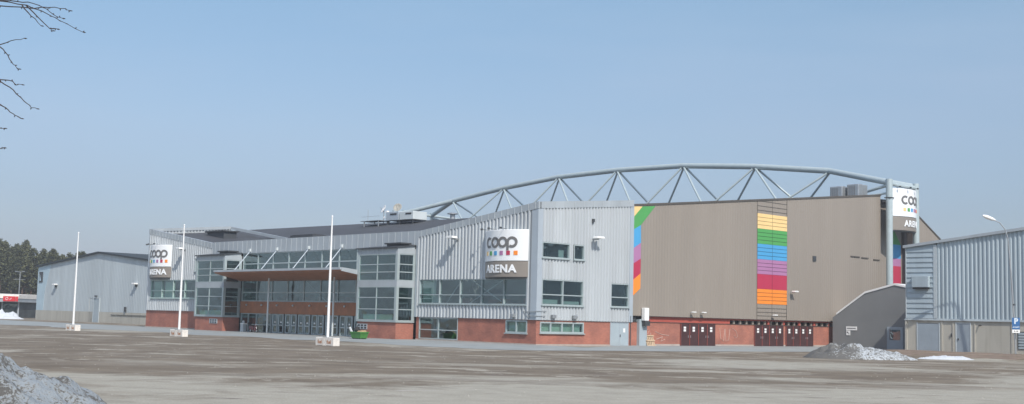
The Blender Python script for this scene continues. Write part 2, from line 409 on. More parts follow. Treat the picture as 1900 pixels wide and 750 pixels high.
# asphalt apron along the building
mb = MB(); rows = []
def edge(t): return noise.noise(Vector((t*.12, 3.3, 0)))*2.2 + noise.noise(Vector((t*.7, 8.3, 0)))*.7
pts_in = []; pts_out = []
for i in range(0, 131):
    a = -150+i*1.3
    if a <= 6: pts_in.append(W(a, .5)); pts_out.append(W(a, -13-.02*abs(a)+edge(a)))
# round the corner, then along the brown wall
cor = W(10, -10)
for j in range(1, 12): 
    t = j/12.; pts_in.append(W(6-6*t+.0, .5+12*t)); pts_out.append(W(8+5*t, -12+22*t*t+edge(j*3.)))
for i in range(0, 36):
    b = 13+i*1.3; pts_in.append(W(-.5, b)); pts_out.append(W(13+edge(b)*.8, b))
NS = 8; rows = []
for p, q in zip(pts_in, pts_out):
    rows.append([(p+(q-p)*k/NS) for k in range(NS+1)])
mb.add([(v.x, v.y, gh(v.x, v.y)+.012+.006*k) for r in rows for k, v in enumerate(reversed(r))], [(i*(NS+1)+k, i*(NS+1)+k+1, (i+1)*(NS+1)+k+1, (i+1)*(NS+1)+k) for i in range(len(rows)-1) for k in range(NS)])
o = mb.build('asphalt_pavement', 'asphalt', smooth=True); tag(o, kind='structure')
# soil verge in front of the right-hand building
mb = MB(); nr = 46; nc = 12; vs = []
for i in range(nr+1):
    a = 15.2+i*1.1
    for j in range(nc+1):
        b = 37.25-9.*j/nc + (edge(a*2)*.5 if j == nc else 0)
        p = W(a, b); z = gh(p.x, p.y)+.02+.14*math.sin(math.pi*min(1, j/nc*1.0))*(1+noise.noise(p*.5)) * min(1, i/2.)
        if j == nc: z = gh(p.x, p.y)-.03
        vs.append((p.x, p.y, z))
mb.add(vs, [(i*(nc+1)+j, i*(nc+1)+j+1, (i+1)*(nc+1)+j+1, (i+1)*(nc+1)+j) for i in range(nr) for j in range(nc)])
o = mb.build('soil_verge', 'verge', smooth=True); tag(o, kind='structure')

# ------------------------------------------------------------------ the arena
A = thing('arena', 'large sports arena in grey metal and taupe panels over red brick with roof arch', 'arena', at=(0,0,.2))
zr = lambda a, b=0: 13.56+.122*a+.0926*b            # right wedge top
zl = lambda a, b=0: 13.9-.141*(a+78)+.095*b         # left wedge top
Z0 = .2; ZB = 2.58
# window openings on the front wall of both wedges
RW = (-17.25,-1.25,3.95,6.4); LW = (-76.7,-63.9,4.25,6.7); LW2 = (-64.6,-62.6,7.75,9.5)
clad('front_cladding', 'clad', A, 'b', 0, -17.7, -.75, ZB, lambda a: zr(a)-.6, [RW])
clad('front_cladding', 'clad', A, 'b', 0, -77.6, -60.0, ZB, lambda a: zl(a)-.6, [LW, LW2])
SW = [(.5,4.15,8.38,9.85),(4.72,6.15,8.38,9.82),(.55,6.1,3.98,6.38),(10.0,12.65,4.02,6.34)]
clad('side_cladding', 'clad', A, 'a', 0, .55, 12.75, ZB, lambda b: zr(0,b)-.62, SW, pitch=.42, depth=.13)
# corner trims
mb = MB(); mb.prism([(-.75,-.10,ZB),(.10,-.10,ZB),(.10,.55,ZB),(-.4,.55,ZB)], (0,0,zr(0)-.6-ZB)); mb.build('corner_trim', 'trim', A)
mb = MB(); mb.box(-.35,.08,12.75,13.3,ZB,zr(0,13)-.6); mb.build('corner_trim', 'trim', A)
mb = MB(); mb.box(-78.,-77.6,-.08,.3,ZB,zl(-78)-.6); mb.build('corner_trim', 'trim', A)
mb = MB(); mb.box(-17.95,-17.7,-.12,.2,ZB,10.6); mb.box(-60.0,-59.8,-.12,.2,ZB,10.6); mb.build('corner_trim', 'trim', A)
# parapet bands with standing seams
def band(pts, h, name='parapet', up=.0, inner=.25, ribs=1.1, m='seam'):
    """pts: list of (a,b,ztop) along the band"""
    mb = MB(); rb = MB(); mid = Vector((-39, 40, 0))
    for p, q in zip(pts, pts[1:]):
        p, q = Vector(p), Vector(q); d = Vector((q.x-p.x, q.y-p.y, 0)); L_ = d.length; d.normalize()
        nrm = Vector((d.y, -d.x, 0))
        if nrm.dot(Vector(((p.x+q.x)/2, (p.y+q.y)/2, 0))-mid) < 0: nrm = -nrm
        o_, i_ = nrm*.14, nrm*-inner
        mb.hexa([p+o_-Vector((0,0,h)), q+o_-Vector((0,0,h)), q+i_-Vector((0,0,h)), p+i_-Vector((0,0,h))], [p+o_, q+o_, q+i_, p+i_])
        k = int(L_/ribs)
        for j in range(k):
            t = (j+.5)/k; c = p+(q-p)*t; w = d*.035
            o2 = nrm*.175; o1 = nrm*.13; s = (q-p).z/L_*.035
            rb.hexa([c-w+o2-Vector((0,0,h-.02)), c+w+o2-Vector((0,0,h-.02)), c+w+o1-Vector((0,0,h-.02)), c-w+o1-Vector((0,0,h-.02))],
                    [c-w+o2+Vector((0,0,.0-s)), c+w+o2+Vector((0,0,s)), c+w+o1+Vector((0,0,s)), c-w+o1+Vector((0,0,-s))])
    x = mb.build(name, m, A); rb.build('seam_rib', 'seam_light', x)
    return x
band([(.14,-.0,zr(0)), (-17.7,0,zr(-17.7))], .64, ribs=.9)
band([(0,.05,zr(0)), (0,13.2,zr(0,13.2))], .64, ribs=1.3)
band([(-78,0,zl(-78)), (-60.0,0,zl(-60))], .7, ribs=.9)
band([(-17.72,0,11.42), (-59.98,0,11.42)], 1.55, name='cornice', ribs=1.1)
mb = MB(); mb.box(-59.9,-17.8,-.09,.25,11.425,11.47); mb.build('cornice_cap', 'steel', A)
# wedge inner/back parapets and roofs
def roofslab(zf, a0, a1, b0, b1, th=.3, dz=-.45, m='roof_dark'):
    mb = MB(); q = [(a0,b0),(a1,b0),(a1,b1),(a0,b1)]
    mb.hexa([(x,y,zf(x,y)+dz-th) for x,y in q], [(x,y,zf(x,y)+dz) for x,y in q]); return mb.build('wedge_roof', m, A)
roofslab(zr, -17.7, -.3, .3, 13.1, dz=-.5); roofslab(zl, -77.7, -60, .3, 12.6, dz=-.75)
def rail(p, q, h=.4, w=.3, m='seam'):
    mb = MB(); p, q = Vector(p), Vector(q); d = (q-p); d.z = 0; d.normalize(); nn = Vector((d.y,-d.x,0))*w/2; hh = Vector((0,0,h))
    mb.hexa([p+nn-hh,q+nn-hh,q-nn-hh,p-nn-hh],[p+nn,q+nn,q-nn,p-nn]); return mb.build('parapet', m, A)
rail((-77.9,.3,zl(-78,.3)), (-77.9,12.6,zl(-78,12.6)))
rail((-78,12.6,zl(-78,12.6)), (-62.,12.6,zl(-62,12.6)))
rail((-17.6,.3,zr(-17.6,.3)), (-17.6,13.1,zr(-17.6,13.1)), h=.9)
# outer left wall of the annex (corner faces away)
clad('end_cladding', 'clad', A, 'a', -77.95, .3, 12.6, ZB, lambda b: zl(-78,b)-.4)
# central low roof + hall roof facets
tl = lambda a: -.008*a
def strip(bz, a0, a1, name, m, nseg=1, tilt=True):
    mb = MB()
    for (b0,z0),(b1,z1) in zip(bz, bz[1:]):
        t0, t1 = (tl(a0), tl(a1)) if tilt else (0,0)
        mb.hexa([(a0,b0,z0+t0-.35),(a1,b0,z0+t1-.35),(a1,b1,z1+t1-.35),(a0,b1,z1+t0-.35)],[(a0,b0,z0+t0),(a1,b0,z0+t1),(a1,b1,z1+t1),(a0,b1,z1+t0)])
    return mb.build(name, m, A)
strip([(.25,10.75),(12.4,12.25)], -59.9, -17.8, 'lower_roof', 'roof_dark')
hall = [(13.1,12.5),(25,15.25),(61,19.0),(64,19.15),(67,18.9),(76,14.6),(95,9.)]
strip(hall, -98, -.6, 'hall_roof', 'roof_dark')
mb = MB(); mb.box(-98,-97.7,12.8,95,.2,9); mb.box(-98,-78,12.8,13.1,.2,12.9)
for (b0,z0),(b1,z1) in zip(hall, hall[1:]): mb.hexa([(-97.95,b0,8.9),(-97.7,b0,8.9),(-97.7,b1,8.9),(-97.95,b1,8.9)],[(-97.95,b0,z0+.7),(-97.7,b0,z0+.7),(-97.7,b1,z1+.7),(-97.95,b1,z1+.7)])
mb.build('hall_end_wall', 'clad_hall', A)
mb = MB(); mb.box(-97.7,-.7,94.7,95,.2,9.3); mb.build('hall_back_wall', 'clad_hall', A)

# brick base -------------------------------------------------------------
def brickwall(pl, c, u0, u1, z0, z1, ops=()):
    return clad('brick_base', 'brick', A, pl, c, u0, u1, z0, z1, ops, depth=0)
GW = (-17.3,-11.15,.38,2.55); BW = (-4.15,-1.2,1.3,2.5); SB = (.5,6.35,1.38,2.42); SD = (10.1,12.78,.22,2.55)
brickwall('b', .04, -17.8, .0-.02, Z0, ZB, [GW, BW])
brickwall('a', -.02, .04, 13.25, Z0, ZB, [SB, SD])
brickwall('b', .04, -78., -60.1, Z0, ZB)
brickwall('a', -78., .04, 12.6, Z0, ZB)
mb = MB(); mb.box(-17.8,.06,-.03,.3,.02,.36); mb.box(.0,.05,.3,10.1,.02,.36); mb.box(-78.05,-60.1,-.03,.3,.02,.36); mb.build('concrete_footing', 'concrete_light', A)
mb = MB(); mb.box(-17.7,.07,-.09,.25,ZB-.02,ZB+.06); mb.box(.0,.07,.25,13.2,ZB-.02,ZB+.06); mb.box(-78,-60,-.09,.25,ZB-.02,ZB+.06); mb.build('drip_flashing', 'steel', A)

# windows of the right wedge --------------------------------------------
u = [RW[0]+(RW[1]-RW[0])*k/5 for k in range(1,5)]
window(A,'b',0,*RW, vs=u, hs=[4.85], gm='glass', w=.08, blinds=[(-17.1,-15.,4.9,6.3),(-17.1,-14.2,4.05,4.8)])
window(A,'b',0.04,*GW, vs=[-14.2], hs=[1.32], gm='glass', o1=.04, sill=False)
mb = MB(); wbox(mb,'b',.04,-15.,-14.6,1.4,2.45,-.5,-.42); mb.build('interior_post', 'frame_white', A)
window(A,'b',.04,*BW, vs=[-2.7], hs=[], gm='glass_green', o1=.06, w=.13, blinds=[(-4.,-1.4,1.4,2.3)])
window(A,'a',0,*SW[0], gm='glass', blinds=[(3.0,3.7,8.5,9.2)]); window(A,'a',0,*SW[1], gm='glass_dark')
window(A,'a',0,*SW[2], vs=[3.35], hs=[4.95], gm='glass', blinds=[(.7,3.0,4.1,4.5),(3.6,5.9,4.1,4.4)], bm_='blind')
window(A,'a',0,*SW[3], hs=[4.98], gm='glass_dark')
window(A,'a',-.02,*SB, vs=[1.9,3.4,4.9], gm='glass_green', o1=.06, w=.14, blinds=[(.7,6.1,1.5,2.25)])
# left wedge windows
u = [LW[0]+(LW[1]-LW[0])*k/4 for k in range(1,4)]
window(A,'b',0,*LW, vs=u, hs=[5.25], gm='glass_green', fm='frame_green', blinds=[(-76.4,-73.8,4.4,6.5),(-73.2,-70.6,4.4,6.5)])
window(A,'b',0,*LW2, gm='glass_dark')
# service door on the side
mb = MB(); wbox(mb,'a',-.02,10.1,12.78,.22,2.55,-.1,.02); d = mb.build('double_door', 'door_grey', A)
mb = MB()
for a in (10.1,11.42,12.72): wbox(mb,'a',-.02,a,a+.06,.24,2.53,.021,.05)
wbox(mb,'a',-.02,10.16,12.72,2.47,2.53,.021,.05); mb.build('door_frame', 'trim', d)
mb = MB(); wbox(mb,'a',-.02,12.0,12.3,1.55,1.95,.021,.03); mb.build('notice', 'white', d)
mb = MB(); wbox(mb,'a',-.02,11.5,11.56,1.1,1.35,.021,.1); mb.build('handle', 'steel_dark', d)
# thin downpipe, cables
mb = MB(); mb.tube([(.08,13.,.2),(.08,13.,3.2)], .04, 6); mb.build('downpipe', 'steel_dark', A)
mb = MB(); mb.box(.1,.16,-.3,1.2,3.35,3.42); mb.box(.1,.16,-.3,1.0,2.9,2.97); mb.box(-1.6,.16,-.2,-.14,3.3,3.36); mb.box(-1.2,.16,-.2,-.14,2.9,2.96)
mb.build('cable_bracket', 'steel', A)

# small wall lamps -------------------------------------------------------
def wall_lamp(pl, c, u, z, s=1.):
    mb = MB(); wbox(mb,pl,c,u-.06*s,u+.06*s,z-.12*s,z+.02*s,.0,.75*s); l = mb.build('wall_lamp', 'steel', A)
    m2 = MB(); q = [(-.42,.35),(.42,.35),(.5,1.0),(-.5,1.0)]
    m2.hexa([P(pl,c,u+x*s,z-.02*s,o*s+.1) for x,o in q],[P(pl,c,u+x*s*.8,z+.17*s,o*s+.1) for x,o in q]); m2.build('lamp_head', 'white', l, bevel=.03)
wall_lamp('b', 0, -11.4, 10.45, 1.15); wall_lamp('b', 0, -67.5, 10.75, 1.15); wall_lamp('a', 0, 7.35, 10.55, 1.1)
wall_lamp('a', -.2, 22.7, 3.75, .55); wall_lamp('a', -.2, 24.4, 3.75, .55); wall_lamp('a', -.2, 37.2, 3.72, .6); wall_lamp('a', -.2, 40.9, 6.5, .8)
for (pl, c, u) in (('b',0,-2.9),('a',0,2.),('a',0,4.85)):
    mb = MB(); wbox(mb,pl,c,u-.22,u+.22,2.75,3.1,.09,.45); mb.build('floodlight', 'steel', A, bevel=.04)
mb = MB(); wbox(mb,'a',0,7.1,7.35,12.15,12.45,.05,.3); mb.build('vent_box', 'steel_dark', A)

# entrance towers ------------------------------------------------------
def tower(a0, a1, hidden_left=True):
    c = -2.4
    zt = 9.55
    # brick
    mb = MB(); mb.box(a0+.1,a1-.1,c+.12,-.0,Z0,1.95); t = mb.build('entrance_tower', 'brick', A)
    mb = MB(); mb.box(a0-.02,a1+.02,c-.02,.0,1.953,2.1); mb.build('sill', 'frame', t); mb = MB(); mb.box(a0-.02,a1+.02,c-.02,-.02,5.62,6.22); mb.build('spandrel', 'seam', t); mb = MB()
    mb.box(a0-.02,a1+.02,c-.02,-.02,9.0,zt); mb.build('spandrel', 'seam', t)
    mb = MB()
    for k in range(9): 
        x = a0+.4+k*(a1-a0-.6)/8; mb.box(x-.03,x+.03,c-.05,c-.018,9.02,zt-.02)
    mb.build('seam_rib', 'seam_light', t)
    # corner posts
    mb = MB()
    for (x,y) in ((a0-.03,c-.03),(a1-.22,c-.03),(a1-.22,-.27)): mb.box(x,x+.25,y,y+.25,2.1,5.618); mb.box(x,x+.25,y,y+.25,6.223,8.998)
    mb.build('corner_post', 'frame', t)
    mid = (a0+a1)/2
    for (z0,z1,hs) in ((2.1,5.618,[3.28,4.48]),(6.223,8.998,[7.12,7.92])):
        window(t,'b',c,a0+.22,a1-.22,z0+.003,z1-.003,vs=[mid],hs=hs,fm='frame',gm='glass_green',w=.09,sill=False,o1=.03,o0=-.1, blinds=[(a0+.9,a1-.9,2.2,2.75)] if z0 < 3 else ())
        window(t,'a',a1,c+.22,-.27,z0+.003,z1-.003,hs=hs,fm='frame',gm='glass_dark',w=.09,sill=False,o1=.0,o0=-.1)
    # roof slab rising to the wall, side gusset
    mb = MB(); mb.prism([(a1+.0,c,zt+.002),(a1+.0,-.15,zt+.002),(a1+.0,-.15,9.86)], (-(a1-a0),0,0)); mb.build('tower_roof_side', 'seam', t)
    mb = MB(); mb.hexa([(a0-.2,c-.25,zt+.0),(a1+.15,c-.25,zt+.0),(a1+.15,-.15,9.875),(a0-.2,-.15,9.875)],[(a0-.2,c-.25,zt+.12),(a1+.15,c-.25,zt+.12),(a1+.15,-.15,9.99),(a0-.2,-.15,9.99)])
    mb.build('tower_roof', 'roof_edge', t)
    mb = MB(); mb.box(a1-3.4,a1-.6,-1.6,-.2,10.06,10.2); mb.box(a1-3.2,a1-.9,-1.4,-.3,9.8,10.06); mb.build('roof_hatch', 'roof_edge', t)
    # louvre plate on the brick
    mb = MB(); mb.box(mid+.3 if a0 < -40 else a0+.1, (mid+2.2) if a0 < -40 else a0+1.9, c+.05, c+.118, 1.15, 1.72); l = mb.build('louvre', 'seam', t)
    mb = MB(); x0 = mid+.3 if a0 < -40 else a0+.1
    for k in range(3):
        for j in range(2): mb.box(x0+.2+k*.58, x0+.55+k*.58, c+.03, c+.052, 1.22+j*.26, 1.38+j*.26)
    mb.build('louvre_opening', 'slot', l)
    # floor slab + back wall inside
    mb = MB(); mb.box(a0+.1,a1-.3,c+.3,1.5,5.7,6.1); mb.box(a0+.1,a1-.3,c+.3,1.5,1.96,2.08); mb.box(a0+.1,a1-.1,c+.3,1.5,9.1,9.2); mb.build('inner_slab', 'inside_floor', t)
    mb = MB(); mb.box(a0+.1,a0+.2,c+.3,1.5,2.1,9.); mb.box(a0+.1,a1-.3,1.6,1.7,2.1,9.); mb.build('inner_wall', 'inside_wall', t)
tower(-24.95, -18.1); tower(-59.9, -52.85)

# entrance between the towers -------------------------------------------
EA0, EA1 = -52.6, -25.1
step = (EA1-EA0)/8
window(A,'b',.05,EA0,EA1,7.3,9.86,vs=[EA0+step*k for k in range(1,8)],hs=[8.55],fm='frame',gm='glass_dark',w=.10,mw=.12,sill=False,o1=.05)
window(A,'b',.05,EA0,EA1,3.95,7.1,vs=[EA0+step*k for k in range(1,8)],hs=[5.05],fm='frame',gm='glass_dark',w=.14,sill=False,o1=.05)
mb = MB(); mb.box(EA0,EA1,-.05,.2,7.103,7.297); mb.build('transom_beam', 'frame', A)
mb = MB(); mb.box(EA0,EA1,-.12,.2,2.52,3.947); fas = mb.build('wood_fascia', 'wood', A)
mb = MB()
for k in range(8):
    x = EA0+1.6+k*3.45; mb.tube([(x,-.12,3.55),(x,-.28,3.5)], .11, 8)
mb.build('fascia_spotlight', 'frame_white', fas, smooth=True)
# doors: one plain glazed stretch on the left, then a row of door leaves
window(A,'b',.05,EA0,-45.6,.2,2.515,vs=[-50.9,-49.],hs=[1.15],fm='frame',gm='glass_dark',w=.1,sill=False,o1=.05)
dl = []
x = -45.3; k = 0
while x < EA1-1.0:
    mb = MB(); w1 = 1.16; z0, z1 = .2, 2.5
    wbox(mb,'b',.05,x,x+.2,z0,z1,-.06,.05); wbox(mb,'b',.05,x+w1-.2,x+w1,z0,z1,-.06,.05); wbox(mb,'b',.05,x+.2,x+w1-.2,z1-.13,z1,-.06,.05); wbox(mb,'b',.05,x+.2,x+w1-.2,z0,z0+.2,-.06,.05); wbox(mb,'b',.05,x+.2,x+w1-.2,1.1,1.25,-.06,.05)
    d = mb.build('entrance_door', 'frame', A)
    mb = MB(); mb.poly([P('b',.05,x+.19,z0+.1,-.01),P('b',.05,x+w1-.19,z0+.1,-.01),P('b',.05,x+w1-.19,z1-.1,-.01),P('b',.05,x+.19,z1-.1,-.01)]); mb.build('pane', 'glass_dark', d)
    mb = MB(); mb.tube([P('b',.05,x+.25,1.18,.06),P('b',.05,x+.25,1.18,.13),P('b',.05,x+w1-.25,1.18,.13),P('b',.05,x+w1-.25,1.18,.06)], .025, 6); mb.build('push_bar', 'white', d)
    mb = MB(); wbox(mb,'b',.05,x+.42,x+.72,1.45,1.62,-.005,.005); mb.build('notice', 'white', d)
    x += w1+(.34 if k % 2 else .12)*1.0; k += 1
mb = MB(); mb.box(-45.6,EA1,-.0,.09,.2,.21); mb.build('threshold', 'steel', A)
mb = MB(); wbox(mb,'b',.05,-48.9,-46.,1.25,2.4,-.9,-.85); mb.build('poster_panel', mat('poster_blue', (.05,.16,.30), .6, 0, .5, 1.2), A)
mb = MB(); wbox(mb,'b',.05,-50.8,-49.1,.3,2.0,-.6,-.55); mb.build('interior_panel', 'reddish', A)
# slim columns under the canopy front
for a in (-43.8, -30.4):
    mb = MB(); mb.tube([(a,-1.6,.15),(a,-1.6,7.0)], .11, 10); mb.build('canopy_column', 'frame_white', A, smooth=True)
# canopy: up-tilted slab, timber underside
C0, C1 = -52.7, -25.05
topf, topb = 7.62, 7.05
def canopy_sec(zo0, zo1, zb0, zb1, name, m):
    mb = MB(); xl = C0+1.2; xr = C1
    mb.hexa([(xl,-4.5,zo0),(xr,-4.5,zo0),(xr,-.1,zb0),(C0,-.1,zb0)],[(xl,-4.5,zo1),(xr,-4.5,zo1),(xr,-.1,zb1),(C0,-.1,zb1)]); return mb.build(name, m, can)
can = MB().hexa([(C0+1.15,-4.62,7.34),(C1+.03,-4.62,7.34),(C1+.03,-4.503,7.34),(C0+1.15,-4.503,7.34)],[(C0+1.15,-4.62,7.58),(C1+.03,-4.62,7.58),(C1+.03,-4.503,7.58),(C0+1.15,-4.503,7.58)]).build('canopy', 'seam', A)
canopy_sec(7.40,7.58,7.05,7.22,'canopy_roof','seam')
canopy_sec(7.20,7.397,6.42,7.047,'soffit','wood')
mb = MB(); mb.hexa([(C1,-4.5,7.2),(C1+.12,-4.5,7.2),(C1+.12,-2.45,6.9),(C1,-2.45,6.9)],[(C1,-4.5,7.58),(C1+.12,-4.5,7.58),(C1+.12,-2.45,7.4),(C1,-2.45,7.4)]); mb.build('canopy_side_trim', 'seam', can)
for a in (-50.7,-44.6,-37.8,-31.2):
    mb = MB(); mb.tube([(a,-.12,10.2),(a,-2.5,7.4)], .06, 8); r_ = mb.build('tie_rod', 'trim', can, smooth=True)
    mb = MB(); mb.box(a-.15,a+.15,-.36,-.1,10.05,10.4); mb.build('rod_bracket', 'frame_white', r_)

# interior (floors, ceilings, back walls, bracing) ------------------------
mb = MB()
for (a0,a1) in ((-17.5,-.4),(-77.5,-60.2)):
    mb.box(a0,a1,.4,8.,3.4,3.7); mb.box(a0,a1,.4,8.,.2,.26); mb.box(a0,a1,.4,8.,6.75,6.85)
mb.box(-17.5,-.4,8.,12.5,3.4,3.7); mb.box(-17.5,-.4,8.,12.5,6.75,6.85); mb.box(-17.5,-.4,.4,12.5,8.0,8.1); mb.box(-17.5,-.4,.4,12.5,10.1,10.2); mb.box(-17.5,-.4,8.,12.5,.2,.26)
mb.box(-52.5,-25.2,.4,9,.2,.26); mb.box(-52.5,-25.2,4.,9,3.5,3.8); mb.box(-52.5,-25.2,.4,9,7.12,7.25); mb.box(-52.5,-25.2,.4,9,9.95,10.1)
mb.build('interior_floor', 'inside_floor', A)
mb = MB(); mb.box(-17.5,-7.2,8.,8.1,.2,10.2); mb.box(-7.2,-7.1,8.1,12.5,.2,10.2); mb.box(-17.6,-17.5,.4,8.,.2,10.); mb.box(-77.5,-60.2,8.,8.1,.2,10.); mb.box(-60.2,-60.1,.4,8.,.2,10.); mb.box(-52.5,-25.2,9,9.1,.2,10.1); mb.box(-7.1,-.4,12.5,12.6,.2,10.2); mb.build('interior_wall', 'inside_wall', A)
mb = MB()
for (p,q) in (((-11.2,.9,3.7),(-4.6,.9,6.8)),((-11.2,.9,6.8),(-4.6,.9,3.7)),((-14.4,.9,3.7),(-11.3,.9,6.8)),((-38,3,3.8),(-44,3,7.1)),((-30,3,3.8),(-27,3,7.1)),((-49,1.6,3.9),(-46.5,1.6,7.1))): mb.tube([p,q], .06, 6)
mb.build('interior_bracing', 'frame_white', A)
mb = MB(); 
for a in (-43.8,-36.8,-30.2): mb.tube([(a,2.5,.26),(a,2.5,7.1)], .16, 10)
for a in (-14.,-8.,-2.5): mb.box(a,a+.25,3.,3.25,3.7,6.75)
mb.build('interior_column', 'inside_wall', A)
random.seed(3); mb = MB()
for k in range(16):
    a = random.uniform(-51,-27); mb.box(a,a+random.uniform(.5,1.6),3.9,4.6,3.8,3.8+random.uniform(.6,1.1))
for k in range(10):
    a = random.uniform(-16.5,-2); mb.box(a,a+random.uniform(.5,1.6),1.2,1.8,3.7,3.7+random.uniform(.4,.9))
for k in range(5):
    a = random.uniform(-76,-63); mb.box(a,a+random.uniform(.5,1.6),1.2,1.8,3.7,3.7+random.uniform(.7,1.4))
mb.build('interior_furniture', 'reddish', A)

# taupe side wall of the hall ---------------------------------------------
ztop = lambda b: 14.25+(b-13.5)*.1085
BP = -.2
SL = [(45.4,46.1,10.35,10.85)]
wallop = (34.4,40.1,3.6,16.6)
cw = clad('side_wall_panel', 'brown', A, 'a', BP, 13.3, 60.6, 3.2, ztop, [], pitch=.45, depth=.018, zbot=lambda b: 3.25)
mb = MB(); mb.hexa([(-.9,13.3,3.2),(BP,13.3,3.2),(BP,60.6,3.2),(-.9,60.6,3.2)],[(-.9,13.3,3.24),(BP,13.3,3.24),(BP,60.6,3.24),(-.9,60.6,3.24)]); mb.build('wall_underside', 'brown_dark', A)
mb = MB(); mb.hexa([(-.6,13.3,ztop(13.3)),(BP+.1,13.3,ztop(13.3)),(BP+.1,60.7,ztop(60.7)),(-.6,60.7,ztop(60.7))],[(-.6,13.3,ztop(13.3)+.2),(BP+.1,13.3,ztop(13.3)+.2),(BP+.1,60.7,ztop(60.7)+.2),(-.6,60.7,ztop(60.7)+.2)]); mb.build('wall_coping', 'brown_line', A)
# colour stripe column
zb = [(15.15,13.43,'yellow'),(13.43,11.72,'green_'),(11.72,9.98,'blue'),(9.98,8.32,'purple'),(8.32,6.65,'red'),(6.65,4.98,'orange')]
for (z1,z0,cn) in zb:
    mb = MB(); wbox(mb,'a',BP,34.4,40.1,z0+.01,z1-.01,.02,.05); s_ = mb.build('colour_stripe', 'c_'+cn, A, label=cn.strip('_')+' colour stripe')
    mb = MB()
    for k in range(1,4):
        z = z0+(z1-z0)*k/4
        if cn != 'red': wbox(mb,'a',BP,34.42,40.08,z-.03,z+.03,.051,.058)
    wbox(mb,'a',BP,37.2,37.26,z0+.02,z1-.02,.0515,.0575)
    mb.build('panel_joint', mat('joint_'+cn, tuple(c*.35 for c in M['c_'+cn].node_tree.nodes['Color Ramp'].color_ramp.elements[0].color[:3]), .7), s_)
mb = MB()
for z in (16.55,16.0,15.5,4.5,4.05,3.65): wbox(mb,'a',BP,34.4,40.1,z-.03,z+.03,.021,.035)
wbox(mb,'a',BP,34.36,34.42,3.3,ztop(34.4),.021,.04); wbox(mb,'a',BP,40.08,40.14,3.3,ztop(40),.021,.04); wbox(mb,'a',BP,37.2,37.26,3.3,4.98,.022,.036); wbox(mb,'a',BP,37.2,37.26,15.15,ztop(37.),.022,.036)
mb.build('panel_joint', 'brown_line', A)
# diagonal colour pattern by the grey block
PO = dict(yellow=[(13.35,14.2),(14.8,14.3),(13.35,13.0)], green_=[(14.8,14.3),(16.8,14.5),(14.6,12.4),(13.35,11.8),(13.35,13.0)],
          blue=[(13.35,11.8),(14.6,12.4),(14.65,10.6),(13.35,9.9)], purple=[(13.35,9.9),(14.65,10.6),(14.65,9.),(13.35,8.35)],
          red=[(13.35,8.35),(14.65,9.),(14.65,7.5),(13.35,6.7)], orange=[(13.35,6.7),(14.65,7.5),(14.65,6.),(13.35,5.1)])
for cn, ps in PO.items():
    mb = MB(); mb.prism([P('a',BP,u,min(z,ztop(u)-.02),.02) for u,z in ps], (.03,0,0)); mb.build('colour_stripe', 'c_'+cn, A, label=cn.strip('_')+' slanted stripe')
# small fittings
mb = MB(); wbox(mb,'a',BP,45.35,46.,10.3,10.9,.01,.12); mb.build('vent_grille', 'steel_dark', A)
mb = MB(); wbox(mb,'a',BP,53.6,55.6,11.25,11.37,.01,.12); wbox(mb,'a',BP,56.,57.6,11.2,11.32,.01,.12); wbox(mb,'a',BP,58.8,60.3,11.1,11.22,.01,.12); mb.build('wall_bracket', 'brown_line', A)
# brick plane under it, doors, red fascia, clerestory
BB = -.5
def leafset(b0, b1):
    w = (b1-b0)/4; out = []
    for k in range(4):
        u = b0+k*w; mb = MB(); wbox(mb,'a',BB,u+.02,u+w-.02,.27,2.58,-.1,.06); d = mb.build('exit_door', 'maroon', A)
        mb = MB(); wbox(mb,'a',BB,u+w*.36,u+w*.62,1.75,1.98,.061,.072); wbox(mb,'a',BB,u+w*.36,u+w*.62,2.04,2.25,.061,.072); mb.build('notice', 'white', d)
        mb = MB(); wbox(mb,'a',BB,u+.04,u+.09,.3,2.55,.061,.075); mb.build('edge_strip', 'red_fascia', d)
        mb = MB(); wbox(mb,'a',BB,u+w*(.85 if k%2==0 else .1),u+w*(.85 if k%2==0 else .1)+.05,1.1,1.35,.061,.12); mb.build('handle', 'steel', d)
DS = [(21.4,27.3),(34.3,39.9),(40.35,45.95)]
ops = [(a,b,.25,2.6) for a,b in DS]
clad('brick_base', 'brick', A, 'a', BB, 13.2, 52.5, Z0, 2.62, ops, depth=0)
for a,b in DS: leafset(a,b)
mb = MB(); u = 13.3
for (p,q) in ((15.7,21.35),(27.35,34.25),(39.95,40.3),(46.,52.5)): wbox(mb,'a',BB,p,q,.1,.42,.005,.05)
mb.build('concrete_footing', 'concrete_light', A)
mb = MB(); wbox(mb,'a',BB,15.6,29.9,2.66,3.2,-.2,.0); wbox(mb,'a',BB,29.9,52.5,3.05,3.2,-.2,.0)
for b in (36.9,39.9,43.,46.1,49.2): wbox(mb,'a',BB,b,b+.35,2.66,3.05,-.2,.0)
mb.build('red_fascia', 'red_fascia', A)
mb = MB(); wbox(mb,'a',BB,13.2,52.5,2.622,2.66,-.3,.08); mb.build('brick_capping', 'brown_line', A)
mb = MB(); wbox(mb,'a',BB,29.9,52.5,2.66,3.05,-.5,-.4); mb.build('clerestory_opening', 'slot', A)
mb = MB(); b = 30.6
while b < 52: wbox(mb,'a',BB,b,b+.28,2.66,3.05,-.25,-.05); b += 1.15
mb.build('clerestory_post', 'brown', A)
# grey door panel + white unit
mb = MB(); wbox(mb,'a',BB,14.6,15.75,.2,2.9,-.1,.35); mb.build('service_cabinet', 'door_grey', A)
mb = MB(); wbox(mb,'a',BB,14.85,15.5,2.75,4.05,.36,.85); x = mb.build('air_unit', 'white', A, bevel=.06)
mb = MB(); wbox(mb,'a',BB,14.95,15.7,2.25,2.74,.36,.8); mb.build('unit_bracket', 'steel_dark', x)
mb = MB(); wbox(mb,'a',BB,13.5,14.4,2.72,3.1,.0,.06); mb.build('sign_plate', 'steel_dark', A)
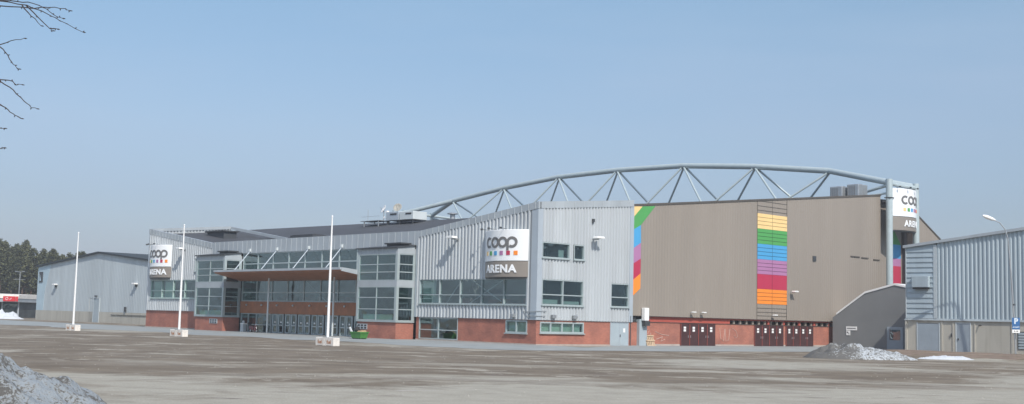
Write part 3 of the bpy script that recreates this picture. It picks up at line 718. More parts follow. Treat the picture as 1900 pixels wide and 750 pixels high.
# graffiti (chalk-like paint strokes)
mb = MB()
for st in ([(28.1,2.2),(28.3,1.0),(28.8,.75),(29.,2.1)],[(29.05,2.1),(29.2,.8),(29.7,.9),(29.9,2.15)],[(30.3,2.2),(31.,1.9),(31.3,1.3),(31.,1.15),(30.6,1.4)],
           [(15.95,1.9),(16.5,1.8),(16.2,1.4),(16.8,1.5),(16.3,1.1),(16.9,.9)],[(17.4,1.7),(18.4,1.4),(19.6,1.3)],[(17.6,.9),(18.6,1.15),(18.3,.7),(19.,.9)]):
    mb.tube([P('a',BB,u,z,.012) for u,z in st], .035, 4)
mb.build('graffiti', 'chalk', A)
# recess at the arch foot and the far half of the gable
zf = lambda b: 19.3 if b < 66 else 19.3-(b-66)*.47
clad('side_wall_panel', 'brown', A, 'a', -1.3, 60.6, 68.6, .2, 18.9, [], pitch=.45, depth=.018)
clad('side_wall_panel', 'brown', A, 'a', BP, 68.6, 95., .2, zf, [], pitch=.45, depth=.018)
mb = MB(); mb.box(-1.3,BP-.01,60.55,60.63,.2,19.2); mb.box(-1.3,BP-.01,68.55,68.63,.2,17.8); mb.box(-1.28,-.9,67.7,68.5,.2,18.); mb.box(-1.28,-1.,60.64,61.2,.2,18.5); mb.build('wall_reveal', 'brown_dark', A)
mb = MB(); mb.hexa([(BP-.5,68.6,zf(68.6)),(BP+.1,68.6,zf(68.6)),(BP+.1,90,zf(90)),(BP-.5,90,zf(90))],[(BP-.5,68.6,zf(68.6)+.2),(BP+.1,68.6,zf(68.6)+.2),(BP+.1,90,zf(90)+.2),(BP-.5,90,zf(90)+.2)]); mb.build('wall_coping', 'brown_line', A)
for (z1,z0,cn) in ((15.4,13.5,'green_'),(13.5,11.7,'blue'),(11.7,10.7,'purple'),(10.7,6.,'red')):
    mb = MB(); f0 = lambda z: 67.4 if z < 13.6 else 67.4-(z-13.5)*.9
    mb.prism([P('a',-1.3,65.3,z1,.03),P('a',-1.3,f0(z1),z1,.03),P('a',-1.3,f0(z0),z0,.03),P('a',-1.3,65.3,z0,.03)], (.03,0,0)); mb.build('colour_stripe', 'c_'+cn, A, label=cn.strip('_')+' stripe in the recess')

# roof arch ----------------------------------------------------------------
nodes = [(-9.8,23.6),(-22.,25.1),(-35.,26.2),(-48.4,26.5),(-61.5,26.3),(-75.,25.3),(-88.6,23.8)]
arch = MB().tube([(a,64.,z) for a,z in nodes], .42, 16).build('roof_arch', 'tube', A, smooth=True)
for (an, zn, ae, ze) in ((nodes[0][0],nodes[0][1],1.,21.0),(nodes[-1][0],nodes[-1][1],-98.7,21.8)):
    for be in (60.7,67.3):
        MB().tube([(an,64.,zn),(ae,be,ze)], .40, 14).build('arch_leg', 'tube', arch, smooth=True)
        MB().tube([(ae,be,.2),(ae,be,ze+.45)], .42, 16).build('arch_column', 'tube', arch, smooth=True)
    MB().tube([(ae,60.7,ze-.1),(ae,67.3,ze-.1)] if ae > 0 else [(ae,58.,ze+.1),(ae,76,ze-.3)], .24, 10).build('cross_beam', 'tube', arch, smooth=True)
MB().tube([(1.,60.7,20.7),(-7.5,62,19.3)], .2, 10).build('tie_tube', 'tube', arch, smooth=True)
MB().tube([(1.,60.7,19.7),(-5.,61,19.3)], .14, 8).build('tie_tube', 'tube', arch, smooth=True)
MB().tube([(-98.7,67.3,21.2),(-84,67.,18.9)], .2, 10).build('tie_tube', 'tube', arch, smooth=True)
MB().box(.55,1.45,60.25,61.15,19.0,19.12).build('column_collar', 'steel_dark', arch)
ends = [nodes[0][0]+13]+[a for a,_ in nodes]+[nodes[-1][0]-13]
for i, (a, z) in enumerate(nodes):
    for sgn in (1,-1):
        if (i == 0 and sgn == 1) or (i == len(nodes)-1 and sgn == -1): continue
        for db in (-3.,3.):
            am = a+sgn*6.4
            mb = MB(); mb.tube([(a+sgn*.25,64.+db*.08,z-.35),(am,64.+db,18.8-.008*am)], .155, 8); mb.build('arch_strut', 'tube', arch, smooth=True)

# ------------------------------------------------------------------ signs with the lettering
def sign(name, label, pl, uc, off, z0, z1, zm, Rr=4.96, th=38, ts=1., tsh=0.):
    """curved sign on face pl; centre uc, circle centre set back so the edges touch 'off'"""
    d = Rr*math.cos(R(th))
    def Q(phi, z, r=0.):
        s, c_ = math.sin(phi), math.cos(phi); rr = Rr+r
        return P(pl, off, uc+rr*s, z, rr*c_-d)
    at = P(pl, off, uc, z0, 0)
    S = thing(name, label, 'sign', at=at, group='curved shop-name signs on the arena')
    for (a, b, m, nm, rr) in ((zm+.02,z1,'sign_white','upper_panel',0),(z0,zm-.02,'sign_brown','lower_panel',-.02)):
        n = 28; pts = [Q(R(-th+2*th*k/n), a, rr) for k in range(n+1)]
        MB().prism(pts, (0,0,b-a)).build(nm, m, S, smooth=True, bevel=.05)
    MB().prism([Q(R(-th+2*th*k/12), z0-.12, -.12) for k in range(13)], (0,0,.12)).build('base_tray', 'steel_dark', S)
    up, lo = [c for c in S.children if c.name.startswith('upper')][0], [c for c in S.children if c.name.startswith('lower')][0]
    H = z1-zm; zc = zm+H*.60; r0 = .53*ts*H/3.; sx = 1.12
    mb = MB()
    def ring(cu, a0, a1, ro, ri, n=28):
        vs = []; fs = []
        for k in range(n+1):
            t = a0+(a1-a0)*k/n
            for r_, e in ((ro,.012),(ri,.012),(ro,.05),(ri,.05)):
                vs.append(Q((cu+sx*r_*math.cos(t))/Rr, zc+r_*math.sin(t), e))
        for k in range(n):
            i = 4*k; fs += [(i+2,i+6,i+7,i+3),(i,i+4,i+6,i+2),(i+1,i+3,i+7,i+5)]
        mb.add(vs, fs)
    ro, ri = r0, r0*.56; g = r0*2.02
    cs = [tsh-1.5*g, tsh-.5*g, tsh+.5*g, tsh+1.5*g]
    ring(cs[0], R(48), R(312), ro, ri); ring(cs[1], 0, R(360), ro, ri); ring(cs[2], 0, R(360), ro, ri); ring(cs[3], R(-125), R(180), ro, ri)
    x0 = cs[3]-sx*ro; x1 = cs[3]-sx*ri
    mb.hexa([Q(x0/Rr,zc-ro*1.45,.012),Q(x1/Rr,zc-ro*1.45,.012),Q(x1/Rr,zc-ro*1.45,.05),Q(x0/Rr,zc-ro*1.45,.05)],[Q(x0/Rr,zc+.05,.012),Q(x1/Rr,zc+.05,.012),Q(x1/Rr,zc+.05,.05),Q(x0/Rr,zc+.05,.05)])
    mb.build('lettering', 'letter_grey', up)
    for k, cn in enumerate(('yellow','green_','blue','purple','red','orange')):
        c = tsh-2.02*ts+k*.808*ts; h = .19*ts*H/3*1.05; zq = zm+H*.26
        MB().hexa([Q((c-h)/Rr,zq-h,.01),Q((c+h)/Rr,zq-h,.01),Q((c+h)/Rr,zq-h,.04),Q((c-h)/Rr,zq-h,.04)],[Q((c-h)/Rr,zq+h,.01),Q((c+h)/Rr,zq+h,.01),Q((c+h)/Rr,zq+h,.04),Q((c-h)/Rr,zq+h,.04)]).build('colour_square', 'c_'+cn, up)
    vs, fs = text_mesh('ARENA', 1.0*ts*H/3, .02, .036, sp=1.12)
    w = max(v[0] for v in vs)-min(v[0] for v in vs); k = 4.35*ts/w
    mb = MB(); mb.add([Q((x*k+tsh)/Rr, (z0+zm)/2+y+.02, .04+zz) for x,y,zz in vs], fs); mb.build('lettering', 'sign_white', lo)
    mb = MB()
    for t in (-28,-10,8): mb.box(*[v for pr in zip([c-.09 for c in Q(R(t), z1+.12, .55)], [c+.09 for c in Q(R(t), z1+.12, .55)]) for v in pr])
    for t in (-28,-10,8): mb.tube([Q(R(t),z1+.05,-.4),Q(R(t),z1+.12,.5)], .025, 5)
    mb.build('floodlight', 'steel_dark', S)
    return S
sign('curved_sign', 'white and taupe curved sign near the arena corner above the long window', 'b', -4.1, -.15, 6.5, 11., 8.0)
sign('curved_sign', 'white and taupe curved sign on the far left end of the arena, partly seen edge-on', 'b', -74.0, -.15, 7.0, 11.45, 8.45, tsh=.45)
sign('curved_sign', 'white and taupe curved sign hung between the two tall steel columns by the roof arch', 'a', 64., 1.15, 15.0, 20.35, 16.75, Rr=4.9, ts=.9, tsh=.5)

# ------------------------------------------------------------------ rooftop things
def rz(a, b): 
    for (b0,z0),(b1,z1) in zip(hall, hall[1:]):
        if b0 <= b <= b1: return z0+(z1-z0)*(b-b0)/(b1-b0)+tl(a)
    return 10.75+(b-.25)*.123+tl(a)
T = thing('roof_unit', 'long grey ventilation cabinet on the dark roof beside the satellite dishes', 'roof unit', at=(-49.5,23.,rz(-49.5,23)))
z = rz(-49.5,23)
MB().box(-52.6,-49.8,21.8,24.2,z+.35,z+1.55).build('cabinet', 'trim', T, bevel=.05); MB().box(-49.6,-46.6,21.8,24.2,z+.35,z+1.45).build('cabinet', 'frame_white', T, bevel=.05)
MB().box(-51.6,-50.2,21.75,21.8,z+1.1,z+1.3).box(-48.2,-47.,21.75,21.8,z+1.05,z+1.25).build('louvre', 'slot', T)
mb = MB(); [mb.box(a,a+.12,y,y+.12,z-.5,z+.35) for a in (-52.4,-49.7,-46.9) for y in (21.9,24.)]; mb.build('leg', 'steel_dark', T)
T = thing('roof_platform', 'low steel platform with legs and thin mast on the dark roof', 'platform', at=(-55.,22.,rz(-55,22)))
z = rz(-55,22); MB().box(-57.4,-53.,21.,23.,z+.55,z+.63).build('deck', 'steel', T)
mb = MB(); [mb.box(a,a+.12,y,y+.12,z-.5,z+.55) for a in (-56.6,-53.3) for y in (21.,22.8)]; mb.build('leg', 'steel', T)
MB().tube([(-57.,22.,z+.6),(-57.,22.,z+2.3)], .03, 6).build('mast', 'steel', T)
MB().tube([(-57.3,21.1,z+1.2),(-53.1,21.1,z+1.2)], .02, 5).build('handrail', 'steel', T)
def dish(label, a, b, z, r, m, az, zb):
    T = thing('satellite_dish', label, 'satellite dish', at=(a,b,zb), group='satellite dishes on the arena roof')
    MB().tube([(a,b,zb),(a,b,z-.1)], .06, 8).build('mast', 'steel', T)
    n = Vector((math.cos(az)*.9, math.sin(az)*.9, .45)).normalized(); u_ = n.orthogonal().normalized(); w_ = n.cross(u_); c = Vector((a,b,z))
    vs = [c-n*.12]; fs = []
    for j in range(1,5):
        for k in range(20):
            t = 2*math.pi*k/20; q = r*j/4; vs.append(c+q*(math.cos(t)*u_+math.sin(t)*w_)+n*(.22*(q/r)**2-.12))
    for k in range(20): fs.append((0,1+k,1+(k+1)%20))
    for j in range(3):
        for k in range(20): fs.append((1+j*20+k,1+(j+1)*20+k,1+(j+1)*20+(k+1)%20,1+j*20+(k+1)%20))
    mb = MB(); mb.add(vs, fs); o = mb.build('reflector', m, T, smooth=True); md = o.modifiers.new('s','SOLIDIFY'); md.thickness = .03
    MB().tube([c-n*.1-Vector((0,0,r*.9)), c+n*.6], .02, 5).build('feed_arm', 'steel_dark', T)
dish('bright white satellite dish on the arena roof', -54.7, 23., rz(-54.7,23)+2.1, .62, 'white', R(-110), rz(-54.7,23))
dish('dull grey-beige satellite dish just above the roof cabinet', -52.1, 23.4, rz(-52,23)+2.25, .62, 'concrete', R(-60), rz(-52,23))
T = thing('antenna_mast', 'pole with small round antennas between the two dishes', 'antenna', at=(-53.3,22.6,rz(-53.3,22.6)))
z = rz(-53.3,22.6); MB().tube([(-53.3,22.6,z),(-53.3,22.6,z+1.9)], .09, 8).build('mast', 'steel', T)
MB().tube([(-53.3,22.35,z+1.7),(-53.3,22.75,z+1.7)], .2, 12).tube([(-53.9,22.45,z+1.),(-53.9,22.6,z+1.)], .15, 12).build('drum', 'white', T)
for i, (a0, a1, dz) in enumerate(((-5.3,-3.5,1.6),(-3.2,-1.5,1.75))):
    b = 57+i*.6; z = rz(-5,b)
    T = thing('cooling_unit', ('left' if i == 0 else 'right')+' one of two rounded grey cooling units on the roof edge', 'cooling unit', at=(a0,b,z), group='cooling units at the roof edge')
    bx = MB().box(a0,a1,b,b+2.2,z+.3,z+.3+dz).build('housing', 'steel', T, bevel=.12)
    mb = MB(); [mb.box(x,x+.1,y,y+.1,z-.1,z+.3) for x in (a0+.1,a1-.2) for y in (b+.1,b+2.)]; mb.build('leg', 'steel_dark', T)
    mb = MB(); mb.tube([((a0+a1)/2,b+1.1,z+.3+dz),((a0+a1)/2,b+1.1,z+.36+dz)], .6, 16); mb.build('fan', 'slot', T)
    mb = MB(); [mb.box(a0+.15+k*.3,a0+.22+k*.3,b-.03,b,z+.5,z+.1+dz) for k in range(int((a1-a0-.3)/.3))]; mb.build('louvre', 'brown_line', T)
for i, (a, b, lab) in enumerate(((-34.,40.,'mushroom roof vent seen under the middle of the arch'),(-47.,29.,'flat round roof vent near the left foot of the arch'))):
    z = rz(a,b); T = thing('roof_vent', lab, 'roof vent', at=(a,b,z), group='mushroom vents on the arena roof'); h = 1.4 if i == 0 else .7
    MB().tube([(a,b,z-.2),(a,b,z+h)], .35, 12).build('pipe', 'steel', T, smooth=True); MB().tube([(a,b,z+h),(a,b,z+h+.12),(a,b,z+h+.22)], [.75,.75,.4], 16).build('cap', 'steel', T, smooth=True)
T = thing('roof_hatch', 'dark box-shaped hatch on the left wedge roof', 'roof hatch', at=(-72.2,8.,12.6))
MB().box(-74.6,-70.,7.,9.,12.3,zl(-72,8)-.1).build('box', 'roof_edge', T); MB().box(-74.9,-69.7,6.7,9.3,zl(-72,8)-.097,zl(-72,8)+.08).build('lid', 'roof_edge', T)
T = thing('roof_skylight', 'flat dark skylight on the lower roof behind the cornice', 'skylight', at=(-47.5,6.,rz(-47.5,6)))
z = rz(-47.5,6); MB().box(-50.,-45.,5.,7.,z-.2,z+.5).build('frame', 'roof_edge', T); MB().box(-49.8,-45.2,5.2,6.8,z+.503,z+.56).build('glazing', 'slot', T)

# ------------------------------------------------------------------ stair enclosure in front of the taupe wall
T = thing('stair_enclosure', 'dark grey rendered stair enclosure with white-edged sloping top beside the taupe wall', 'stair enclosure', at=(5,49,.2))
prof = [(.22,.1),(.22,3.75),(.74,4.05),(4.56,6.6),(8.38,7.55),(9.93,7.25),(16.,6.6),(16.,.1)]
MB().prism([(a,49,z) for a,z in prof], (0,3.2,0)).build('wall', 'ramp', T)
mb = MB()
for (p,q) in zip(prof[2:6], prof[3:7]):
    mb.hexa([(p[0],48.92,p[1]+.003),(q[0],48.92,q[1]+.003),(q[0],52.3,q[1]+.003),(p[0],52.3,p[1]+.003)],[(p[0],48.92,p[1]+.22),(q[0],48.92,q[1]+.22),(q[0],52.3,q[1]+.22),(p[0],52.3,p[1]+.22)])
mb.build('coping', 'white', T)
MB().box(7.45,9.45,48.86,48.995,.15,2.78).build('door', 'door_blue', T); d = T.children[-1] if T.children[-1].name.startswith('door') else [c for c in T.children if c.name.startswith('door')][0]
MB().box(7.8,9.15,48.84,48.857,1.3,2.45).build('pane', 'glass_dark', d); MB().box(7.8,9.15,48.856,48.859,1.3,2.45).build('pane_backing', 'seam', d)
mb = MB(); mb.box(2.08,3.5,48.94,48.995,2.28,2.72); x = mb.build('notice_board', 'white', T)
mb = MB(); mb.box(2.2,3.36,48.93,48.938,2.46,2.54); mb.build('lettering', 'black_text', x)
mb = MB(); mb.box(2.1,2.6,48.94,48.995,1.68,2.24); x = mb.build('arrow_sign', 'white', T)
mb = MB(); mb.prism([(2.2,48.93,2.15),(2.2,48.93,1.9),(2.36,48.93,2.02)], (0,.008,0)); mb.prism([(2.3,48.93,2.0),(2.33,48.93,2.06),(2.52,48.93,1.8),(2.48,48.93,1.76)], (0,.008,0)); mb.build('arrow', 'black_text', x)

# ------------------------------------------------------------------ right-hand hall (blue-grey)
T = thing('exhibition_hall', 'blue-grey corrugated hall on a pale concrete plinth at the right edge', 'hall', at=(16.6,37.1,.4))
RB = 37.1; rt_ = lambda a: 10.95+(a-16.6)*.112 if a < 42 else 13.8-(a-42)*.112
def rclad(nm, m, a0, a1, z0, zt, ops=(), **k): return clad(nm, m, T, 'b', RB, a0, a1, z0, zt, ops, **k)
rclad('corrugated_wall', 'clad_blue', 19.95, 64, 3.72, rt_, pitch=.44, depth=.09)
# horizontal sheeting at the corner
mb = MB(); z = 3.72
while z < 11.0:
    z2 = min(z+.52, rt_(18.3)-.02); mb.hexa([(16.6,RB-.12,z),(19.6,RB-.12,z),(19.6,RB,z),(16.6,RB,z)],[(16.6,RB-.03,min(z2,rt_(16.6))),(19.6,RB-.03,min(z2,rt_(19.6)) if z2<10.8 else rt_(19.6)),(19.6,RB,min(z2,rt_(19.6)) if z2<10.8 else rt_(19.6)),(16.6,RB,min(z2,rt_(16.6)))]); z += .52
mb.build('horizontal_sheeting', 'clad_blue', T)
MB().box(19.6,19.95,RB-.14,RB,3.72,11.2).build('corner_trim', 'clad_hall', T)
MB().box(16.5,16.6,RB-.14,RB+.3,3.72,10.9).build('corner_trim', 'clad_hall', T)
SG = (17.75,20.1,.42,3.22); SDo = (21.95,23.4,.42,3.3)
rclad('plinth_wall', 'concrete_pale', 16.6, 64, .2, 3.5, [SG, SDo], depth=0)
MB().box(16.35,64,RB-.16,RB+.1,3.5,3.6).box(16.4,64,RB-.1,RB+.1,3.6,3.72).build('plinth_flashing', 'clad_hall', T)
MB().box(16.4,16.62,RB-.1,RB+1,.2,3.5).box(20.35,20.5,RB-.06,RB,.3,3.5).box(21.55,21.7,RB-.06,RB,.3,3.5).box(23.8,23.95,RB-.06,RB,.3,3.5).box(27.55,27.8,RB-.06,RB,.3,3.5).build('pilaster', 'concrete_pale', T)
d = MB().box(17.77,20.08,RB-.02,RB+.1,.42,3.2).build('garage_door', 'door_blue', T)
MB().box(17.66,17.766,RB-.05,RB+.05,.4,3.3).box(20.084,20.19,RB-.05,RB+.05,.4,3.3).build('door_frame', 'clad_hall', d)
d = MB().box(21.97,23.38,RB-.02,RB+.1,.42,3.28).build('door', 'door_blue', T)
MB().box(21.86,21.966,RB-.05,RB+.05,.4,3.36).box(23.384,23.49,RB-.05,RB+.05,.4,3.36).box(21.967,23.383,RB-.05,RB+.05,3.283,3.36).build('door_frame', 'frame_white', d)
MB().box(22.1,22.2,RB-.09,RB-.02,1.6,1.8).build('handle', 'steel_dark', d)
x = MB().box(17.4,19.25,RB-.55,RB-.13,6.85,8.0).build('ventilation_hood', 'clad_blue', T, bevel=.04); MB().box(17.5,19.15,RB-.5,RB-.15,6.68,6.848).build('opening', 'slot', x)
mb = MB()
for k in range(6): mb.box(28.25,31.,RB-.08,RB-.0,.95+k*.27,1.15+k*.27)
mb.build('louvre_panel', 'clad_blue', T); MB().box(28.15,31.1,RB-.02,RB+.1,.9,2.6).build('louvre_backing', 'roof_edge', T)
x = MB().box(21.4,21.47,RB-.12,RB-.0,1.9,2.25).build('switch_box', 'steel_dark', T)
MB().tube([(24.3,RB-.05,3.1),(24.7,RB-.3,3.1)], .05, 6).build('pipe_stub', 'steel_dark', T)
mb = MB(); mb.hexa([(16.3,RB-.3,rt_(16.3)),(42,RB-.3,rt_(41.99)),(42,RB+45,rt_(41.99)),(16.3,RB+45,rt_(16.3))],[(16.3,RB-.3,rt_(16.3)+.28),(42,RB-.3,rt_(41.99)+.28),(42,RB+45,rt_(41.99)+.28),(16.3,RB+45,rt_(16.3)+.28)])
mb.hexa([(42,RB-.3,rt_(42)),(67,RB-.3,rt_(67)),(67,RB+45,rt_(67)),(42,RB+45,rt_(42))],[(42,RB-.3,rt_(42)+.28),(67,RB-.3,rt_(67)+.28),(67,RB+45,rt_(67)+.28),(42,RB+45,rt_(42)+.28)]); mb.build('roof', 'seam', T)
MB().box(16.6,16.75,RB+.02,RB+44.8,.2,10.95).box(63.8,64,RB+.1,RB+44.8,.2,11.3).box(16.75,63.8,RB+44.6,RB+44.8,.2,10.9).build('side_wall', 'clad_blue', T)

# ------------------------------------------------------------------ left hall (grey gable)
T = thing('storage_hall', 'grey gabled hall on a low concrete plinth left of the arena', 'hall', at=(-125,14,.1))
lt = lambda a: 10.25+(a+151.65)*.0766 if a < -125.1 else 12.28-(a+125.1)*.088
HD = (-128.,-123.75,.2,4.45)
clad('gable_wall', 'clad_hall', T, 'b', 14, -148.3, -98.8, 2.05, lt, [], pitch=.6, depth=.04)
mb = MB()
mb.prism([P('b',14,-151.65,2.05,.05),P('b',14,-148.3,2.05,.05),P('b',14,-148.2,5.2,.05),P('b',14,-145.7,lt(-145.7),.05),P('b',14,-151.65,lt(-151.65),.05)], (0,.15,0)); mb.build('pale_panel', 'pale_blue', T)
clad('plinth', 'concrete_pale', T, 'b', 13.93, -151.65, -98.8, -.1, 2.05, [HD], depth=0)
d = MB().box(-126.,-123.9,13.84,13.95,.2,4.3).build('door', 'door_grey', T); MB().box(-126.2,-126.003,13.8,13.95,.2,4.5).box(-123.897,-123.7,13.8,13.95,.2,4.5).box(-126.,-123.9,13.8,13.95,4.303,4.5).build('door_frame', 'clad_hall', d)
MB().box(-128.,-126.2,13.9,13.95,.2,2.05).box(-123.7,-123.74,13.9,13.95,.2,2.05).build('plinth_patch', 'concrete', T)
MB().box(-125.3,-124.7,13.6,13.84,4.6,4.9).build('door_lamp', 'steel_dark', T)
for a in (-142.6,-110.): 
    x = MB().box(a-.5,a+.5,13.2,13.9,6.75,7.0).build('wall_lamp', 'white', T, bevel=.05); MB().box(a-.1,a+.1,13.6,13.95,6.3,6.75).build('bracket', 'steel_dark', x)
x = MB().box(-150.9,-149.2,13.86,13.94,7.3,9.3).build('broken_window', 'steel_dark', T); MB().prism([(-150.6,13.84,7.6),(-149.9,13.84,7.6),(-150.6,13.84,8.9)], (0,.018,0)).build('pane', 'pale_blue', x)
for a in (-113.6,-105.): MB().box(a-.25,a+.25,13.7,13.93,2.2,3.).build('meter_box', 'steel_dark', T)
MB().tube([(-119.,13.85,1.6),(-106,13.85,1.6)], .05, 5).build('pipe', 'steel_dark', T)
mb = MB()
for (a0,a1) in ((-152.2,-125.1),(-125.1,-98.3)):
    f = (lambda a: 10.25+(a+151.65)*.0766) if a0 < -140 else (lambda a: 12.28-(a+125.1)*.088)
    mb.hexa([(a0,13.6,f(a0)),(a1,13.6,f(a1)),(a1,62,f(a1)),(a0,62,f(a0))],[(a0,13.6,f(a0)+.3),(a1,13.6,f(a1)+.3),(a1,62,f(a1)+.3),(a0,62,f(a0)+.3)])
mb.build('roof', mat('dark_blue_roof', (.03,.04,.048), .9), T)
MB().box(-151.6,-151.5,14.1,61.8,0,10.1).box(-98.9,-98.8,14.1,61.8,0,10.).box(-151.5,-98.9,61.6,61.8,0,10.1).build('side_wall', 'clad_hall', T)

# ------------------------------------------------------------------ flagpoles
def flagpole(X, Y, lean, label, top=11.2):
    T = thing('flagpole', label, 'flagpole', at=(X,Y,0), group='white flagpoles standing on painted concrete blocks', frame='X', rot=ANG)
    for s in (-1,1):
        bl = MB().box(-.65+s*.66,.65+s*.66,-.32,.32,.0,.70).build('base_block', 'block_white', T, bevel=.04)
        mb = MB(); vs, fs = text_mesh('fuel', .42, .004, .012); mb.add([(x+s*.66,-.326-z,y+.33) for x,y,z in vs], fs); mb.build('lettering', 'orange_text', bl)
        MB().box(-.35+s*.66,.35+s*.66,-.325,-.1,.0,.05).build('lifting_slot', 'rubber', bl)
    MB().box(-.3,.3,-.3,.3,.7,.76).build('base_plate', 'steel', T)
    MB().tube([(0,0,.76),(lean*5,0,5.5),(lean*10.4,0,top)], [.12,.10,.055], 12).build('pole', 'white', T, smooth=True)
    MB().tube([(lean*10.4,0,top),(lean*10.4,0,top+.1)], [.09,.05], 10).build('finial', 'white', T)
flagpole(-15.0,102.0,.000,'white flagpole in front of the arena entrance, nearest and tallest-looking of the three',10.75)
flagpole(-33.05,123.3,.000,'white flagpole in front of the left end of the arena, middle one of the three',11.2)
flagpole(-49.95,141.,.000,'white flagpole in front of the grey storage hall, farthest left of the three',11.25)

# ------------------------------------------------------------------ lamp post with parking sign
LX, LY = 47.75, 115.8
T = thing('street_lamp', 'tall grey street lamp with curved arm in front of the blue-grey hall', 'street lamp', at=(LX,LY,.1), frame='X')
MB().tube([(0,0,0),(0,0,1.2),(-.25,0,7),(-.55,0,11.2),(-.8,0,12.1),(-1.3,0,12.75),(-1.95,0,13.05)], [.11,.1,.08,.06,.055,.05,.045], 10).build('pole', 'steel', T, smooth=True)
MB().tube([(-1.75,0,13.0),(-2.1,0,13.12),(-2.6,0,13.3),(-2.95,0,13.42)], [.08,.17,.19,.08], 12).build('lamp_head', 'white', T, smooth=True)
MB().tube([(-.1,0,4.95),(-.1,0,5.1)], .14, 10).build('clamp', 'steel_dark', T)
T = thing('parking_sign', 'blue parking sign with white plate below on the lamp post', 'parking sign', at=(LX+.0,LY-.16,2.5), frame='X', rot=0)
MB().box(-.36,.36,-.03,0,.72,1.40).build('blue_plate', 'blue_sign', T); MB().box(-.36,.36,-.03,0,.30,.70).build('lower_plate', 'blue_sign', T); MB().box(-.36,.36,-.03,0,-.02,.28).build('white_plate', 'white', T)
bp, lp, wp = T.children[0], T.children[1], T.children[2]
for (par, body, sz, zc, m, bo) in ((bp,'P',.72,1.06,'pale_text',.03),(lp,'AVGIFT',.19,.5,'pale_text',.006),(wp,'0 - 24',.16,.13,'black_text',.006)):
    vs, fs = text_mesh(body, sz, .004, bo); mb = MB(); mb.add([(x,-.036-z,y+zc) for x,y,z in vs], fs); OFF[par] = Vector((0,0,0)); mb.build('lettering', m, par)
MB().tube([(0,.02,-.6),(0,.02,1.4)], .03, 6).build('bracket', 'steel', T)

# ------------------------------------------------------------------ small things by the arena
p = W(-19.4,-5.9); T = thing('grit_bin', 'bright green open container on the asphalt beside the right entrance tower', 'container', at=(p.x,p.y,gh(p.x,p.y)+.02), frame='X', rot=ANG)
MB().hexa([(-1.15,-.6,.1),(1.15,-.6,.1),(1.15,.6,.1),(-1.15,.6,.1)],[(-1.4,-.75,.85),(1.4,-.75,.85),(1.4,.75,.85),(-1.4,.75,.85)]).build('tub', 'green', T, bevel=.04)
MB().box(-1.45,1.45,-.8,-.7,.8,.92).box(-1.45,1.45,.7,.8,.8,.92).box(-1.45,-1.35,-.7,.7,.8,.92).box(1.35,1.45,-.7,.7,.8,.92).build('rim', 'green', T)
MB().box(-1.1,1.1,-.5,-.3,.0,.1).box(-1.1,1.1,.3,.5,.0,.1).build('runner', 'rubber', T)
T = thing('cardboard_stack', 'tan cardboard pieces lying in the green container', 'cardboard', at=(p.x,p.y,gh(p.x,p.y)+.68), frame='X', rot=ANG+.1)
MB().hexa([(-.1,-.5,.02),(1.1,-.5,.02),(1.1,.5,.02),(-.1,.5,.02)],[(0,-.3,.22),(.9,-.3,.28),(1.,.5,.3),(0,.4,.2)]).build('sheet', 'tan', T)
T = thing('rubbish_bag', 'black rubbish bag heaped at the left of the green container', 'bag', at=(p.x-.3,p.y+.35,gh(p.x,p.y)+.68), frame='X')
mb = MB(); vs = []; n1, n2 = 8, 12
for j in range(n1+1):
    for k in range(n2):
        t = math.pi*j/n1; f = 2*math.pi*k/n2; r = .42*(1+.18*noise.noise(Vector((j*.6,k*.7,2)))); vs.append((r*math.sin(t)*math.cos(f)*1.2, r*math.sin(t)*math.sin(f), .32+.9*r*math.cos(t)))
mb.add(vs, [(j*n2+k,j*n2+(k+1)%n2,(j+1)*n2+(k+1)%n2,(j+1)*n2+k) for j in range(n1) for k in range(n2)]); mb.build('bag_body', 'rubber', T, smooth=True)
MB().tube([(0,0,.66),(.03,0,.78),(.08,0,.86)], [.05,.04,.09], 8).build('knot', 'rubber', T)
q = W(-20.9,-5.8); T = thing('folding_sign', 'white board leaning on a grey stand left of the green container', 'board', at=(q.x,q.y,gh(q.x,q.y)+.02), frame='X', rot=ANG)
MB().hexa([(-.1,-.05,.75),(.45,-.05,.62),(.45,.03,.62),(-.1,.03,.75)],[(-.55,-.05,1.45),(-.3,-.05,1.5),(-.3,.03,1.5),(-.55,.03,1.45)]).build('board', 'white', T)
MB().tube([(-.5,0,0),(.3,0,.7)], .03, 6).tube([(.5,.3,0),(0,0,.75)], .03, 6).tube([(.5,-.3,0),(0,0,.75)], .03, 6).build('stand', 'steel', T)
q = W(-49.3,-1.5); T = thing('litter_bin', 'slim grey litter bin with white top by the entrance doors', 'litter bin', at=(q.x,q.y,gh(q.x,q.y)), frame='X', rot=ANG)
MB().box(-.33,.33,-.25,.25,.05,.98).build('body', 'seam', T, bevel=.03); MB().box(-.36,.36,-.28,.28,.983,1.08).build('rim', 'white', T, bevel=.02)
MB().tube([(0,0,1.08),(0,0,1.35),(0,0,1.42)], [.16,.16,.08], 10).build('ashtray', 'seam_light', T, smooth=True); MB().box(-.3,.3,-.2,.2,0,.05).build('foot', 'steel_dark', T)
